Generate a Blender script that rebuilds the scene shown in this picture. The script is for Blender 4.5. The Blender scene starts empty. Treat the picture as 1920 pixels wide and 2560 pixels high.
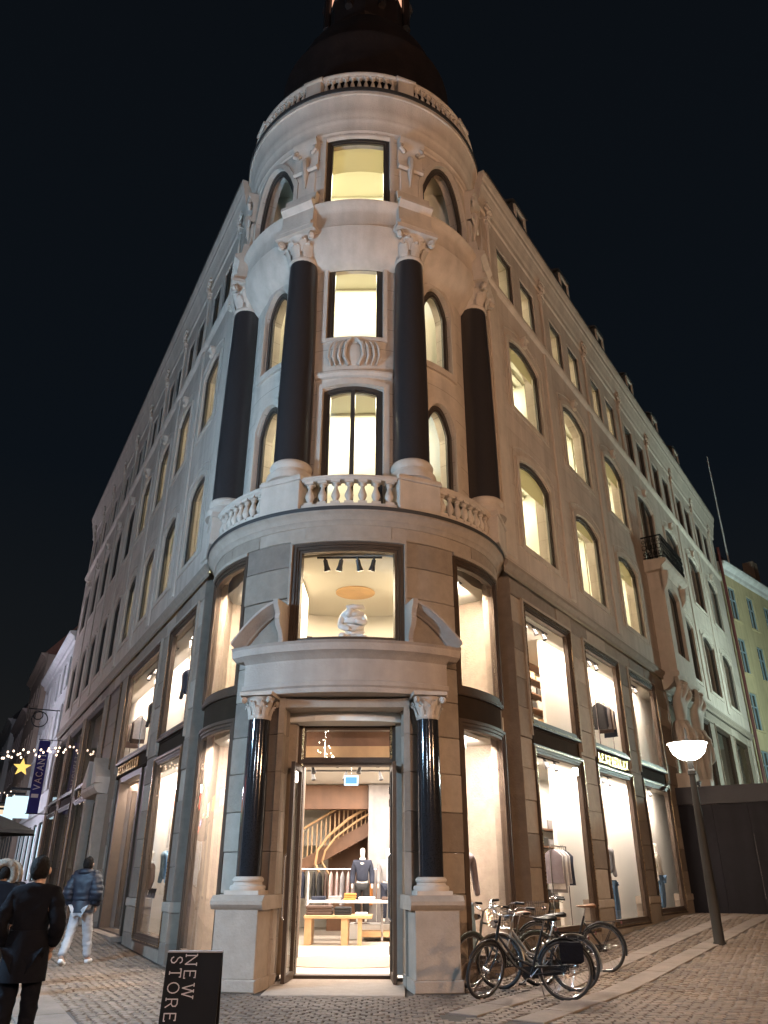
import bpy, math, random
from mathutils import Matrix, Vector, Euler
R_ = math.radians
S = bpy.context.scene
COL = S.collection
rnd = random.Random(7)

# ---------------------------------------------------------------- camera
PITCH, ROLL, EYE, FPX = R_(25.527), R_(0.1476), 1.5, 1898.19
cam = bpy.data.cameras.new('camera')
cam.sensor_fit = 'VERTICAL'; cam.sensor_height = 36.0; cam.lens = FPX / 2560 * 36.0
cam.clip_start = 0.05; cam.clip_end = 2000
camo = bpy.data.objects.new('camera', cam); COL.objects.link(camo)
_rt, _up, _fw = Vector((1, 0, 0)), Vector((0, -math.sin(PITCH), math.cos(PITCH))), Vector((0, math.cos(PITCH), math.sin(PITCH)))
_r2 = _rt * math.cos(ROLL) + _up * math.sin(ROLL); _u2 = -_rt * math.sin(ROLL) + _up * math.cos(ROLL)
camo.matrix_world = Matrix(((_r2.x, _u2.x, -_fw.x, 0), (_r2.y, _u2.y, -_fw.y, 0), (_r2.z, _u2.z, -_fw.z, EYE), (0, 0, 0, 1)))
S.camera = camo

# ---------------------------------------------------------------- night sky and exposure
wd = bpy.data.worlds.new('World'); S.world = wd; wd.use_nodes = True
nt = wd.node_tree; bg = nt.nodes['Background']
tc = nt.nodes.new('ShaderNodeTexCoord'); sx = nt.nodes.new('ShaderNodeSeparateXYZ'); cr = nt.nodes.new('ShaderNodeValToRGB')
nt.links.new(tc.outputs['Generated'], sx.inputs[0]); nt.links.new(sx.outputs[2], cr.inputs[0]); nt.links.new(cr.outputs[0], bg.inputs[0])
e = cr.color_ramp.elements
e[0].position = 0.0; e[0].color = (.017, .0155, .0145, 1)
e[1].position = 1.0; e[1].color = (.0032, .0044, .0062, 1)
x = e.new(.22); x.color = (.0075, .0088, .0102, 1)
x = e.new(.45); x.color = (.0037, .0057, .0086, 1)
bg.inputs[1].default_value = 1.0
vs = S.view_settings
S.display_settings.display_device = 'sRGB'
vs.view_transform = 'Standard'; vs.look = 'None'; vs.exposure = 0.0; vs.gamma = 1.0; vs.use_curve_mapping = False
cy = S.cycles
cy.use_denoising = True; cy.max_bounces = 6; cy.diffuse_bounces = 3; cy.glossy_bounces = 3; cy.transmission_bounces = 4
cy.transparent_max_bounces = 10; cy.caustics_reflective = False; cy.caustics_refractive = False
cy.sample_clamp_indirect = 3.0; cy.use_light_tree = True
try: cy.denoiser = 'OPENIMAGEDENOISE'
except Exception: pass

# ---------------------------------------------------------------- plan: corner tower and two wings
aL, aR = R_(28.04), R_(33.976)
dL = Vector((-math.sin(aL), math.cos(aL), 0)); dR = Vector((math.sin(aR), math.cos(aR), 0))
nL = Vector((-dL.y, dL.x, 0)); nR = Vector((dR.y, -dR.x, 0))
C0 = Vector((16 * math.sin(R_(-2.15)), 16 * math.cos(R_(-2.15)), 0)); OFF = 2.97
def frame(o, X, Y):
    return Matrix(((X.x, Y.x, 0, o.x), (X.y, Y.y, 0, o.y), (0, 0, 1, o.z), (0, 0, 0, 1)))
FR = frame(C0 + nR * OFF, dR, -nR)          # right wing: x along the street, y into the house, z up
FL = frame(C0 + nL * OFF, -dL, -nL)         # left wing: x = -distance from the tower
_fd = -(dL + dR).normalized(); _fx = Vector((-_fd.y, _fd.x, 0))
_rot = Matrix.Rotation(R_(1.8), 3, 'Z'); _fd = (_rot @ _fd); _fx = (_rot @ _fx)
FT = frame(C0, _fx, -_fd)                   # tower: x right, y into the house
def T(x, y, z): return Matrix.Translation((x, y, z))
def RZ(d): return Matrix.Rotation(R_(d), 4, 'Z')
def RX(d): return Matrix.Rotation(R_(d), 4, 'X')
def RY(d): return Matrix.Rotation(R_(d), 4, 'Y')
def SC(x, y, z): return Matrix.Diagonal((x, y, z, 1))
def TP(th, r, z=0): return FT @ RZ(th) @ T(0, -r, z)  # a spot on the tower: theta degrees, radius, height (local y points inwards)

def gz(x, y):
    y0 = 15.5 - (.8 * x if x > 0 else .2 * x)
    t = max(0.0, y - y0)
    t = t if t < 14 else 14 + (t - 14) * .3
    return .034 * t

# ---------------------------------------------------------------- mesh builder
class MB:
    def __init__(s): s.v = []; s.f = []; s.d = {}
    def p(s, co):
        k = (round(co[0], 4), round(co[1], 4), round(co[2], 4))
        i = s.d.get(k)
        if i is None:
            i = len(s.v); s.d[k] = i; s.v.append(tuple(co))
        return i
    def face(s, pts):
        q = []
        for c in pts:
            i = s.p(c)
            if i not in q: q.append(i)
        if len(q) > 2: s.f.append(q)
    def box(s, x0, x1, y0, y1, z0, z1, mp=None):
        s.hexa([(x0, y0, z0), (x1, y0, z0), (x1, y1, z0), (x0, y1, z0), (x0, y0, z1), (x1, y0, z1), (x1, y1, z1), (x0, y1, z1)], mp)
        return s
    def hexa(s, c, mp=None):
        if mp: c = [mp(*q) for q in c]
        for a in ((0, 3, 2, 1), (4, 5, 6, 7), (0, 1, 5, 4), (1, 2, 6, 5), (2, 3, 7, 6), (3, 0, 4, 7)): s.face([c[i] for i in a])
        return s
    def cbox(s, x0, x1, y0, y1, z0, z1, b):
        # box with bevelled front edges (front is -y)
        c = [(x0, y1, z0), (x1, y1, z0), (x1, y1, z1), (x0, y1, z1)]
        m = [(x0, y0 + b, z0), (x1, y0 + b, z0), (x1, y0 + b, z1), (x0, y0 + b, z1)]
        f = [(x0 + b, y0, z0 + b), (x1 - b, y0, z0 + b), (x1 - b, y0, z1 - b), (x0 + b, y0, z1 - b)]
        s.face(f)
        for i in range(4):
            j = (i + 1) % 4
            s.face([m[i], m[j], f[j], f[i]]); s.face([c[i], c[j], m[j], m[i]])
        return s
    def loft(s, rings, closed=True, cap0=True, cap1=True):
        for a, b in zip(rings, rings[1:]):
            n = len(a)
            for i in range(n if closed else n - 1):
                j = (i + 1) % n
                s.face([a[i], a[j], b[j], b[i]])
        if cap0: s.face(list(reversed(rings[0])))
        if cap1: s.face(rings[-1])
        return s
    def lathe(s, prof, n=16, cx=0, cy=0, cap=True, a0=0, a1=360, sq=None):
        rings = []
        full = abs(a1 - a0) >= 360
        m = n if full else n + 1
        for r, z in prof:
            rings.append([(cx + r * math.cos(R_(a0 + (a1 - a0) * i / n)), cy + r * math.sin(R_(a0 + (a1 - a0) * i / n)), z) for i in range(m)])
        return s.loft(rings, full, cap and full and prof[0][0] > 1e-4, cap and full and prof[-1][0] > 1e-4)
    def tube(s, pts, r, n=8, cap=True, closed=False):
        pts = [Vector(p) for p in pts]; rings = []; m = len(pts)
        up = Vector((0, 0, 1)); prev = None
        for i, p in enumerate(pts):
            if closed: t = pts[(i + 1) % m] - pts[i - 1]
            else: t = pts[min(i + 1, m - 1)] - pts[max(i - 1, 0)]
            t.normalize()
            if prev is None:
                a = t.cross(up)
                if a.length < .05: a = t.cross(Vector((0, 1, 0)))
            else:
                a = prev - t * prev.dot(t)
            a.normalize(); prev = a; b = t.cross(a)
            rr = r[i] if isinstance(r, (list, tuple)) else r
            rings.append([tuple(p + (a * math.cos(2 * math.pi * k / n) + b * math.sin(2 * math.pi * k / n)) * rr) for k in range(n)])
        if closed: rings.append(rings[0])
        return s.loft([list(reversed(q)) for q in rings], True, cap and not closed, cap and not closed)
    def extr(s, prof, x0, x1, cap=True):
        # profile of (y, z) points swept along x; profile runs bottom->top on the outside
        a = [(x0, y, z) for y, z in prof]; b = [(x1, y, z) for y, z in prof]
        for i in range(len(prof) - 1): s.face([a[i], b[i], b[i + 1], a[i + 1]])
        if cap: s.face(list(reversed(a))); s.face(b)
        return s
    def ring(s, prof, t0, t1, step=3.0, cap=True, close=False):
        # profile of (radius, z) swept round the tower axis between two angles
        n = max(1, int(round(abs(t1 - t0) / step))); rs = []
        for i in range(n + 1):
            t = R_(t0 + (t1 - t0) * i / n)
            rs.append([(r * math.sin(t), -r * math.cos(t), z) for r, z in prof])
        m = len(prof)
        for a, b in zip(rs, rs[1:]):
            for i in range(m if close else m - 1):
                j = (i + 1) % m
                s.face([a[i], b[i], b[j], a[j]])
        if cap: s.face(list(reversed(rs[0]))); s.face(rs[-1])
        return s
    def rbar(s, t0, t1, r0, r1, z0, z1, step=3.0):
        return s.ring([(r0, z0), (r1, z0), (r1, z1), (r0, z1)], t0, t1, step, True, True)
    def wall(s, us, zs, holes, depth, mp, back=False):
        us = set(us); zs = set(zs)
        for h in holes:
            us |= {h[0], h[1]}; zs |= {h[2], h[3]}
        us = sorted(us); zs = sorted(zs)
        def inside(u, z):
            return any(h[0] < u < h[1] and h[2] < z < h[3] for h in holes)
        for u0, u1 in zip(us, us[1:]):
            for z0, z1 in zip(zs, zs[1:]):
                if inside((u0 + u1) / 2, (z0 + z1) / 2): continue
                s.face([mp(u0, 0, z0), mp(u1, 0, z0), mp(u1, 0, z1), mp(u0, 0, z1)])
                if back: s.face([mp(u0, depth, z0), mp(u0, depth, z1), mp(u1, depth, z1), mp(u1, depth, z0)])
        for h in holes:
            u0, u1, z0, z1 = h[:4]; rise = h[4] if len(h) > 4 else 0
            sp = z1 - rise
            cu = [u for u in us if u0 <= u <= u1]
            for a, b in zip(cu, cu[1:]):
                s.face([mp(a, 0, z0), mp(a, depth, z0), mp(b, depth, z0), mp(b, 0, z0)])
                if not rise: s.face([mp(a, 0, z1), mp(b, 0, z1), mp(b, depth, z1), mp(a, depth, z1)])
            s.face([mp(u0, 0, z0), mp(u0, 0, sp), mp(u0, depth, sp), mp(u0, depth, z0)])
            s.face([mp(u1, 0, z0), mp(u1, depth, z0), mp(u1, depth, sp), mp(u1, 0, sp)])
            if rise:
                N = 10; pts = arc_pts(u0, u1, sp, rise, N)
                for a, b in zip(pts, pts[1:]):
                    s.face([mp(a[0], 0, a[1]), mp(b[0], 0, b[1]), mp(b[0], 0, z1), mp(a[0], 0, z1)])
                    s.face([mp(a[0], 0, a[1]), mp(a[0], depth, a[1]), mp(b[0], depth, b[1]), mp(b[0], 0, b[1])])
        return s
    def frame2(s, loop, w, y0, y1, mp=None):
        # picture frame: closed outline loop of (x, z), inwards width w, from y0 (front) to y1
        inner = inset(loop, w); mp = mp or (lambda x, y, z: (x, y, z)); n = len(loop)
        for i in range(n):
            j = (i + 1) % n
            o0, o1, i0, i1 = loop[i], loop[j], inner[i], inner[j]
            s.face([mp(o0[0], y0, o0[1]), mp(o1[0], y0, o1[1]), mp(i1[0], y0, i1[1]), mp(i0[0], y0, i0[1])])
            s.face([mp(i0[0], y0, i0[1]), mp(i1[0], y0, i1[1]), mp(i1[0], y1, i1[1]), mp(i0[0], y1, i0[1])])
            s.face([mp(o1[0], y0, o1[1]), mp(o0[0], y0, o0[1]), mp(o0[0], y1, o0[1]), mp(o1[0], y1, o1[1])])
            s.face([mp(o1[0], y1, o1[1]), mp(o0[0], y1, o0[1]), mp(i0[0], y1, i0[1]), mp(i1[0], y1, i1[1])])
        return s
    def mesh(s, name, smooth=None):
        me = bpy.data.meshes.new(name); me.from_pydata(s.v, [], s.f); me.update()
        if smooth:
            me.polygons.foreach_set('use_smooth', [True] * len(me.polygons))
            me.set_sharp_from_angle(angle=R_(smooth))
        return me
    def xf(s, M):
        s.v = [tuple(M @ Vector(c)) for c in s.v]; s.d = {}
        return s
    def add(s, o, M=None):
        for f in o.f:
            s.face([tuple(M @ Vector(o.v[i])) if M else o.v[i] for i in f])
        return s

def arc_pts(u0, u1, sp, rise, n=10):
    c = (u0 + u1) / 2; h = (u1 - u0) / 2
    out = []
    for i in range(n + 1):
        k = -1 + 2 * i / n
        out.append((c + h * k, sp + rise * (1 - abs(k) ** 2.3)))
    return out
def inset(loop, w):
    n = len(loop); out = []
    for i in range(n):
        p0, p1, p2 = Vector(loop[i - 1]), Vector(loop[i]), Vector(loop[(i + 1) % n])
        a = (p1 - p0).normalized(); b = (p2 - p1).normalized()
        na, nb = Vector((-a.y, a.x)), Vector((-b.y, b.x))
        m = na + nb
        m = m / max(.3, m.dot(na))
        out.append(tuple(p1 + m * w))
    return out
def rect(x0, x1, z0, z1): return [(x0, z0), (x1, z0), (x1, z1), (x0, z1)]
def archloop(x0, x1, z0, z1, rise, n=10):
    return [(x0, z0), (x1, z0)] + list(reversed(arc_pts(x0, x1, z1 - rise, rise, n)))
def PM(th, y, z, R=0):
    t = R_(th); r = R - y
    return (r * math.sin(t), -r * math.cos(t), z)
def polar(R): return lambda th, y, z: PM(th, y, z, R)
def plain(x, y, z): return (x, y, z)

# ---------------------------------------------------------------- objects
WM = {}; CH = {}
def obj(name, me, m=None, parent=None, M=None, smooth=None):
    if isinstance(me, MB): me = me.mesh(name, smooth)
    if m is not None:
        if len(me.materials) == 0: me.materials.append(m)
        elif me.materials[0] != m:
            me = me.copy(); me.materials.clear(); me.materials.append(m)
    o = bpy.data.objects.new(name, me); COL.objects.link(o)
    M = M if M is not None else (WM[parent] if parent else Matrix())
    WM[o] = M
    if parent:
        o.parent = parent; o.matrix_basis = WM[parent].inverted() @ M; CH.setdefault(parent, []).append(o)
    else: o.matrix_basis = M
    return o
def tag(o, label=None, cat=None, group=None, kind=None):
    if label: o['label'] = label
    if cat: o['category'] = cat
    if group: o['group'] = group
    if kind: o['kind'] = kind
    return o
def thing(name, label, cat, M=None, group=None):
    o = bpy.data.objects.new(name, None); COL.objects.link(o); o.empty_display_size = .2
    M = M if M is not None else Matrix(); o.matrix_basis = M; WM[o] = M
    return tag(o, label, cat, group)
def copy_tree(o, M, parent=None):
    c = o.copy(); COL.objects.link(c); WM[c] = M
    if parent:
        c.parent = parent; c.matrix_basis = WM[parent].inverted() @ M; CH.setdefault(parent, []).append(c)
    else: c.matrix_basis = M
    for ch in list(CH.get(o, [])):
        copy_tree(ch, M @ (WM[o].inverted() @ WM[ch]), c)
    return c

# ---------------------------------------------------------------- materials
MT = {}
def mat(name, col, rough=.6, metal=0.0, var=.12, scale=6.0, bump=.0, bscale=40.0, joints=None, courses=0, spec=.5, emit=None, estr=0, coat=0, streak=0):
    m = bpy.data.materials.new(name); m.use_nodes = True; MT[name] = m
    n = m.node_tree.nodes; l = m.node_tree.links; b = n['Principled BSDF']
    b.inputs['Roughness'].default_value = rough; b.inputs['Metallic'].default_value = metal
    b.inputs['Specular IOR Level'].default_value = spec; b.inputs['Coat Weight'].default_value = coat
    tcn = n.new('ShaderNodeTexCoord'); out = tcn.outputs['Object']
    oi = n.new('ShaderNodeObjectInfo')
    no = n.new('ShaderNodeTexNoise'); no.inputs['Scale'].default_value = scale; no.inputs['Detail'].default_value = 5; no.inputs['Roughness'].default_value = .65
    ad = n.new('ShaderNodeVectorMath'); ad.operation = 'ADD'; l.new(out, ad.inputs[0])
    cx = n.new('ShaderNodeCombineXYZ'); ml = n.new('ShaderNodeMath'); ml.operation = 'MULTIPLY'; ml.inputs[1].default_value = 37.0
    l.new(oi.outputs['Random'], ml.inputs[0]); l.new(ml.outputs[0], cx.inputs[0]); l.new(ml.outputs[0], cx.inputs[1]); l.new(cx.outputs[0], ad.inputs[1])
    l.new(ad.outputs[0], no.inputs['Vector'])
    mr = n.new('ShaderNodeMapRange'); mr.inputs[1].default_value = .25; mr.inputs[2].default_value = .75
    mr.inputs[3].default_value = 1 - var; mr.inputs[4].default_value = 1 + var; l.new(no.outputs[0], mr.inputs[0])
    val = mr.outputs[0]
    if streak:
        n3 = n.new('ShaderNodeTexNoise'); n3.inputs['Scale'].default_value = 2.2; n3.inputs['Detail'].default_value = 3
        mp = n.new('ShaderNodeMapping'); mp.inputs['Scale'].default_value = (1.6, 1.6, .16); l.new(out, mp.inputs[0]); l.new(mp.outputs[0], n3.inputs['Vector'])
        m3 = n.new('ShaderNodeMapRange'); m3.inputs[1].default_value = .3; m3.inputs[2].default_value = .7; m3.inputs[3].default_value = 1 - streak; m3.inputs[4].default_value = 1 + streak * .5
        l.new(n3.outputs[0], m3.inputs[0]); mm = n.new('ShaderNodeMath'); mm.operation = 'MULTIPLY'; l.new(val, mm.inputs[0]); l.new(m3.outputs[0], mm.inputs[1]); val = mm.outputs[0]
    hgt = None
    if joints:
        w, h = joints
        sp = n.new('ShaderNodeSeparateXYZ'); cb = n.new('ShaderNodeCombineXYZ'); l.new(out, sp.inputs[0]); l.new(sp.outputs[0], cb.inputs[0]); l.new(sp.outputs[2], cb.inputs[1])
        bk = n.new('ShaderNodeTexBrick'); l.new(cb.outputs[0], bk.inputs['Vector']); bk.inputs['Scale'].default_value = 1.0
        bk.inputs['Brick Width'].default_value = w; bk.inputs['Row Height'].default_value = h; bk.inputs['Mortar Size'].default_value = .006; bk.inputs['Mortar Smooth'].default_value = .3
        bk.inputs['Color1'].default_value = (1, 1, 1, 1); bk.inputs['Color2'].default_value = (.86, .86, .86, 1); bk.inputs['Mortar'].default_value = (.60, .60, .60, 1)
        mm = n.new('ShaderNodeMath'); mm.operation = 'MULTIPLY'; l.new(val, mm.inputs[0]); l.new(bk.outputs[0], mm.inputs[1]); val = mm.outputs[0]
    if courses:
        sp = n.new('ShaderNodeSeparateXYZ'); l.new(out, sp.inputs[0]); pp = n.new('ShaderNodeMath'); pp.operation = 'PINGPONG'; pp.inputs[1].default_value = courses / 2; l.new(sp.outputs[2], pp.inputs[0])
        m4 = n.new('ShaderNodeMapRange'); m4.inputs[1].default_value = .004; m4.inputs[2].default_value = .012; m4.inputs[3].default_value = .62; m4.inputs[4].default_value = 1.0; l.new(pp.outputs[0], m4.inputs[0])
        mm = n.new('ShaderNodeMath'); mm.operation = 'MULTIPLY'; l.new(val, mm.inputs[0]); l.new(m4.outputs[0], mm.inputs[1]); val = mm.outputs[0]
    vm = n.new('ShaderNodeVectorMath'); vm.operation = 'SCALE'; vm.inputs[0].default_value = col[:3]; l.new(val, vm.inputs['Scale'])
    l.new(vm.outputs[0], b.inputs['Base Color'])
    if bump:
        n2 = n.new('ShaderNodeTexNoise'); n2.inputs['Scale'].default_value = bscale; n2.inputs['Detail'].default_value = 6; l.new(out, n2.inputs['Vector'])
        bp = n.new('ShaderNodeBump'); bp.inputs['Strength'].default_value = bump; bp.inputs['Distance'].default_value = .02
        l.new(n2.outputs[0], bp.inputs['Height']); l.new(bp.outputs[0], b.inputs['Normal'])
        ra = n.new('ShaderNodeMapRange'); ra.inputs[3].default_value = max(0, rough - .08); ra.inputs[4].default_value = min(1, rough + .08)
        l.new(n2.outputs[0], ra.inputs[0]); l.new(ra.outputs[0], b.inputs['Roughness'])
    if emit:
        b.inputs['Emission Color'].default_value = (*emit, 1); b.inputs['Emission Strength'].default_value = estr
    return m
def glow(name, col, strength):
    m = bpy.data.materials.new(name); m.use_nodes = True; n = m.node_tree.nodes; l = m.node_tree.links
    n.remove(n['Principled BSDF']); em = n.new('ShaderNodeEmission'); em.inputs[0].default_value = (*col, 1); em.inputs[1].default_value = strength
    l.new(em.outputs[0], n['Material Output'].inputs[0]); MT[name] = m
    return m
def glassmat(name, tint=(1, 1, 1), base=.04, rough=.0):
    m = bpy.data.materials.new(name); m.use_nodes = True; n = m.node_tree.nodes; l = m.node_tree.links
    n.remove(n['Principled BSDF'])
    tr = n.new('ShaderNodeBsdfTransparent'); tr.inputs[0].default_value = (*tint, 1)
    gl = n.new('ShaderNodeBsdfGlossy'); gl.inputs['Roughness'].default_value = rough
    lw = n.new('ShaderNodeLayerWeight'); lw.inputs[0].default_value = .5
    pw = n.new('ShaderNodeMath'); pw.operation = 'POWER'; pw.inputs[1].default_value = 4.5; l.new(lw.outputs['Facing'], pw.inputs[0])
    fr = n.new('ShaderNodeMapRange'); fr.inputs[3].default_value = .06; fr.inputs[4].default_value = 1.0; l.new(pw.outputs[0], fr.inputs[0])
    mx = n.new('ShaderNodeMixShader'); l.new(fr.outputs[0], mx.inputs[0]); l.new(tr.outputs[0], mx.inputs[1]); l.new(gl.outputs[0], mx.inputs[2])
    nz = n.new('ShaderNodeTexNoise'); nz.inputs['Scale'].default_value = 1.3; bp = n.new('ShaderNodeBump'); bp.inputs['Strength'].default_value = .015
    l.new(nz.outputs[0], bp.inputs['Height']); l.new(bp.outputs[0], gl.inputs['Normal'])
    l.new(mx.outputs[0], n['Material Output'].inputs[0]); MT[name] = m
    return m
mat('limestone', (.49, .415, .345), .8, var=.10, scale=2.5, bump=.3, bscale=30, streak=.14)
mat('ashlar', (.50, .415, .345), .8, var=.10, scale=1.6, bump=.3, bscale=30, joints=(1.3, .52), streak=.15)
mat('tower_stone', (.49, .415, .345), .8, var=.16, scale=2.0, bump=.3, bscale=30, streak=.15, courses=.56)
mat('portal_stone', (.385, .32, .268), .8, var=.12, scale=3, bump=.35, bscale=28, streak=.12)
mat('sandstone_pale', (.33, .27, .215), .8, var=.14, scale=5, bump=.4, bscale=26)
mat('sandstone_mid', (.25, .20, .155), .8, var=.16, scale=5, bump=.4, bscale=26)
mat('sandstone_dark', (.19, .150, .118), .8, var=.18, scale=5, bump=.4, bscale=26)
mat('mortar', (.20, .17, .14), .9, bump=.3)
mat('black_granite', (.016, .016, .018), .10, var=.5, scale=60, spec=.5)
mat('honed_granite', (.030, .026, .026), .28, var=.6, scale=70)
mat('bronze', (.060, .038, .024), .5, metal=.2, var=.25, scale=4, bump=.1)
mat('bronze_bright', (.30, .20, .10), .28, metal=.9, var=.25, scale=5, bump=.08)
mat('window_paint', (.045, .036, .030), .38, var=.15, scale=8)
mat('spandrel_bronze', (.030, .020, .013), .9, var=.18, scale=2, bump=.08, spec=.08)
mat('gold', (.78, .50, .16), .22, metal=1.0, var=.1)
mat('copper_roof', (.022, .014, .012), .55, metal=.3, var=.3, scale=3, bump=.3, bscale=12, streak=.3)
mat('slate_roof', (.035, .034, .036), .7, var=.3, scale=10, bump=.5, bscale=20)
mat('lead', (.035, .032, .03), .6, var=.2, scale=3)
mat('iron', (.012, .012, .013), .45, metal=.6, var=.2)
mat('plaster_white', (.80, .77, .70), .85, var=.02, scale=1.5)
mat('office_wall', (.80, .78, .66), .85, var=.02, scale=1.5)
mat('shop_floor', (.56, .50, .43), .45, var=.08, scale=2.0, bump=.05)
mat('oak', (.52, .33, .17), .45, var=.15, scale=3, bump=.1, streak=.15)
mat('walnut', (.17, .085, .045), .5, var=.2, scale=3, streak=.2)
mat('concrete', (.36, .34, .34), .75, var=.18, scale=2.5, bump=.3, bscale=9, streak=.2)
mat('white_lacquer', (.80, .79, .77), .35, var=.02)
mat('chrome', (.70, .70, .72), .18, metal=1, var=.03)
mat('black_plastic', (.015, .015, .016), .4, var=.1)
glassmat('glass')

def translucent(name, col):
    m = bpy.data.materials.new(name); m.use_nodes = True; n = m.node_tree.nodes; l = m.node_tree.links; n.remove(n['Principled BSDF'])
    d = n.new('ShaderNodeBsdfDiffuse'); t = n.new('ShaderNodeBsdfTranslucent'); d.inputs[0].default_value = (*col, 1); t.inputs[0].default_value = (*col, 1)
    w = n.new('ShaderNodeTexWave'); w.inputs['Scale'].default_value = 9; w.inputs['Distortion'].default_value = 2; mr = n.new('ShaderNodeMapRange'); mr.inputs[3].default_value = .55; mr.inputs[4].default_value = .7
    l.new(w.outputs[1], mr.inputs[0]); mx = n.new('ShaderNodeMixShader'); l.new(mr.outputs[0], mx.inputs[0]); l.new(d.outputs[0], mx.inputs[1]); l.new(t.outputs[0], mx.inputs[2]); l.new(mx.outputs[0], n['Material Output'].inputs[0]); MT[name] = m
translucent('blind_cloth', (.62, .58, .44))
# ---------------------------------------------------------------- electric light: street lamps with opal bowls
mat('lamp_post_paint', (.022, .021, .020), .6, var=.15, spec=.25)
def street_lamp(x, y, label, col, strength, hgt=3.75, group=None):
    t = thing('street_lamp', label, 'street lamp', T(x, y, gz(x, y)), group)
    k = hgt / 3.75
    obj('post', MB().lathe([(.13, -.1), (.13, .02), (.105, .06), (.10, .9), (.075, 2.6), (.06, hgt - .28), (.085, hgt - .26), (.085, hgt - .18), (.06, hgt - .16), (.06, hgt + .03)], 20), MT['lamp_post_paint'], t, smooth=40)
    hz = lambda q: hgt + (q - hgt) * .78 + .08
    gm = glow('lamp_light', col, strength)
    bowl = [(.06, hgt - .06), (.14, hgt - .04), (.24, hgt + .03), (.33, hgt + .14), (.375, hgt + .27), (.385, hgt + .36), (.43, hgt + .40), (.43, hgt + .415), (.36, hgt + .41), (.08, hgt + .415)]
    bowl = [(r, hz(q)) for r, q in bowl]
    b = obj('bowl', MB().lathe(bowl, 28, cap=False), gm, t, smooth=40)
    obj('bowl_rim', MB().tube([(.432 * math.cos(R_(12 * i)), .432 * math.sin(R_(12 * i)), hz(hgt + .405)) for i in range(30)], .012, 6, closed=True), MT['chrome'], b)
    obj('finial', MB().lathe([(.085, hgt + .41), (.07, hgt + .45), (.03, hgt + .5), (.028, hgt + .68), (.015, hgt + .72), (.001, hgt + .75)], 10), MT['lamp_post_paint'], t, smooth=40)
    return t
WARM, PINK, COOL, MINT = (1.0, .60, .32), (1.0, .64, .44), (.42, .70, 1.0), (.72, 1.0, .95)  # tints of the unseen, assumed lamps
street_lamp(6.74, 17.42, 'lit opal bowl street lamp on a dark post beside the black hoarding', (1.0, .93, .80), 34, 3.50)
street_lamp(4.6, -5.0, 'warm street lamp out on the square behind the camera', PINK, 1350, 6.0)  # unseen lamp, assumed; added to light the tower front warmly
street_lamp(10.6, 4.2, 'warm street lamp on the square by the right hand street', WARM, 760, 5.0)  # assumed lamp out of view, added to light the right wing
street_lamp(-8.8, 7.5, 'cool white street lamp across the left hand street', COOL, 1250, 5.0)  # assumed lamp out of view, tinted blue to cool the left wing
street_lamp(20.5, 30.0, 'mint white street lamp across the right hand street', MINT, 950, 5.0)  # unseen lamp, assumed for the mint light at the far right
street_lamp(-23.0, 38.0, 'cool white street lamp further up the left hand street', (.80, .80, 1.0), 520, 5.0)  # unseen assumed lamp, added to light the far left house fronts
street_lamp(-5.5, -7.0, 'cool street lamp on the left part of the square behind the camera', (.74, .86, 1.0), 430, 6.0)  # unseen fill lamp, added to soften the shading of the facades
# ---------------------------------------------------------------- electric light: rooms of the building
def area(name, M, sx_, sy_, power, col):
    d = bpy.data.lights.new(name, 'AREA'); d.shape = 'RECTANGLE'; d.size = sx_; d.size_y = sy_; d.energy = power; d.color = col
    o = bpy.data.objects.new(name, d); COL.objects.link(o); o.matrix_basis = M
    return o
SHOP = (1.0, .80, .60); OFFICE = (1.0, .91, .64); SHOPG = (1.0, .86, .74)
# upper floors (lit stretch next to the tower)
for (nm, F, s0, s1) in (('right', FR, 1.7, 13.2), ('left', FL, -13.6, -1.7)):
    L = abs(s1 - s0); c = (s0 + s1) / 2
    for k, (zc, w) in enumerate(((11.2, 100.0), (14.95, 90.0), (18.2, 70.0))):
        if nm == 'left' and k == 2: w *= .25
        if nm == 'left': w *= .75
        area('ceiling_light', F @ T(c, 1.5, zc - .06), L - .6, .5, w * L * .6, OFFICE); area('uplight', F @ T(c, 2.3, zc - 1.3) @ RX(180), L - .6, .12, w * L * .45, OFFICE)  # upward strips are added fill that lightens the office ceilings
    area('ceiling_light', F @ T(c, .45, 6.86) @ RX(28), L - .4, .2, 62 * L, (1.0, .80, .64))
    area('ceiling_light', F @ T(c, .45, 3.78) @ RX(28), L - .4, .2, 66 * L, SHOPG)
for zc, w in ((11.2, 420), (14.95, 360), (18.2, 330)):
    area('ceiling_light', FT @ T(0, -1.75, zc - .05), 2.0, .8, w * .42, OFFICE)
area('ceiling_light', FT @ T(0, -1.0, 6.9), 3.2, 1.6, 400, (1.0, .82, .56))
area('ceiling_light', FT @ T(0, 0.5, 3.86), 3.4, 3.2, 520, SHOPG)
area('ceiling_light', FT @ T(0, 4.8, 3.86), 4.5, 3.4, 700, SHOPG)
for sg in (-1, 1):
    area('ceiling_light', FT @ RZ(sg * 60) @ T(0, -2.55, 6.90) @ RX(25), 1.6, .2, 560, (1.0, .82, .62)); area('ceiling_light', FT @ RZ(sg * 60) @ T(0, -2.55, 3.83) @ RX(25), 1.6, .2, 640, SHOPG)
area('ceiling_light', FR @ T(6.2, 1.6, 6.90), 7.0, .3, 260, SHOP); area('ceiling_light', FR @ T(6.2, 1.6, 3.82), 7.0, .3, 260, SHOPG)  # extra strips added to brighten the shelves behind the first windows
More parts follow.
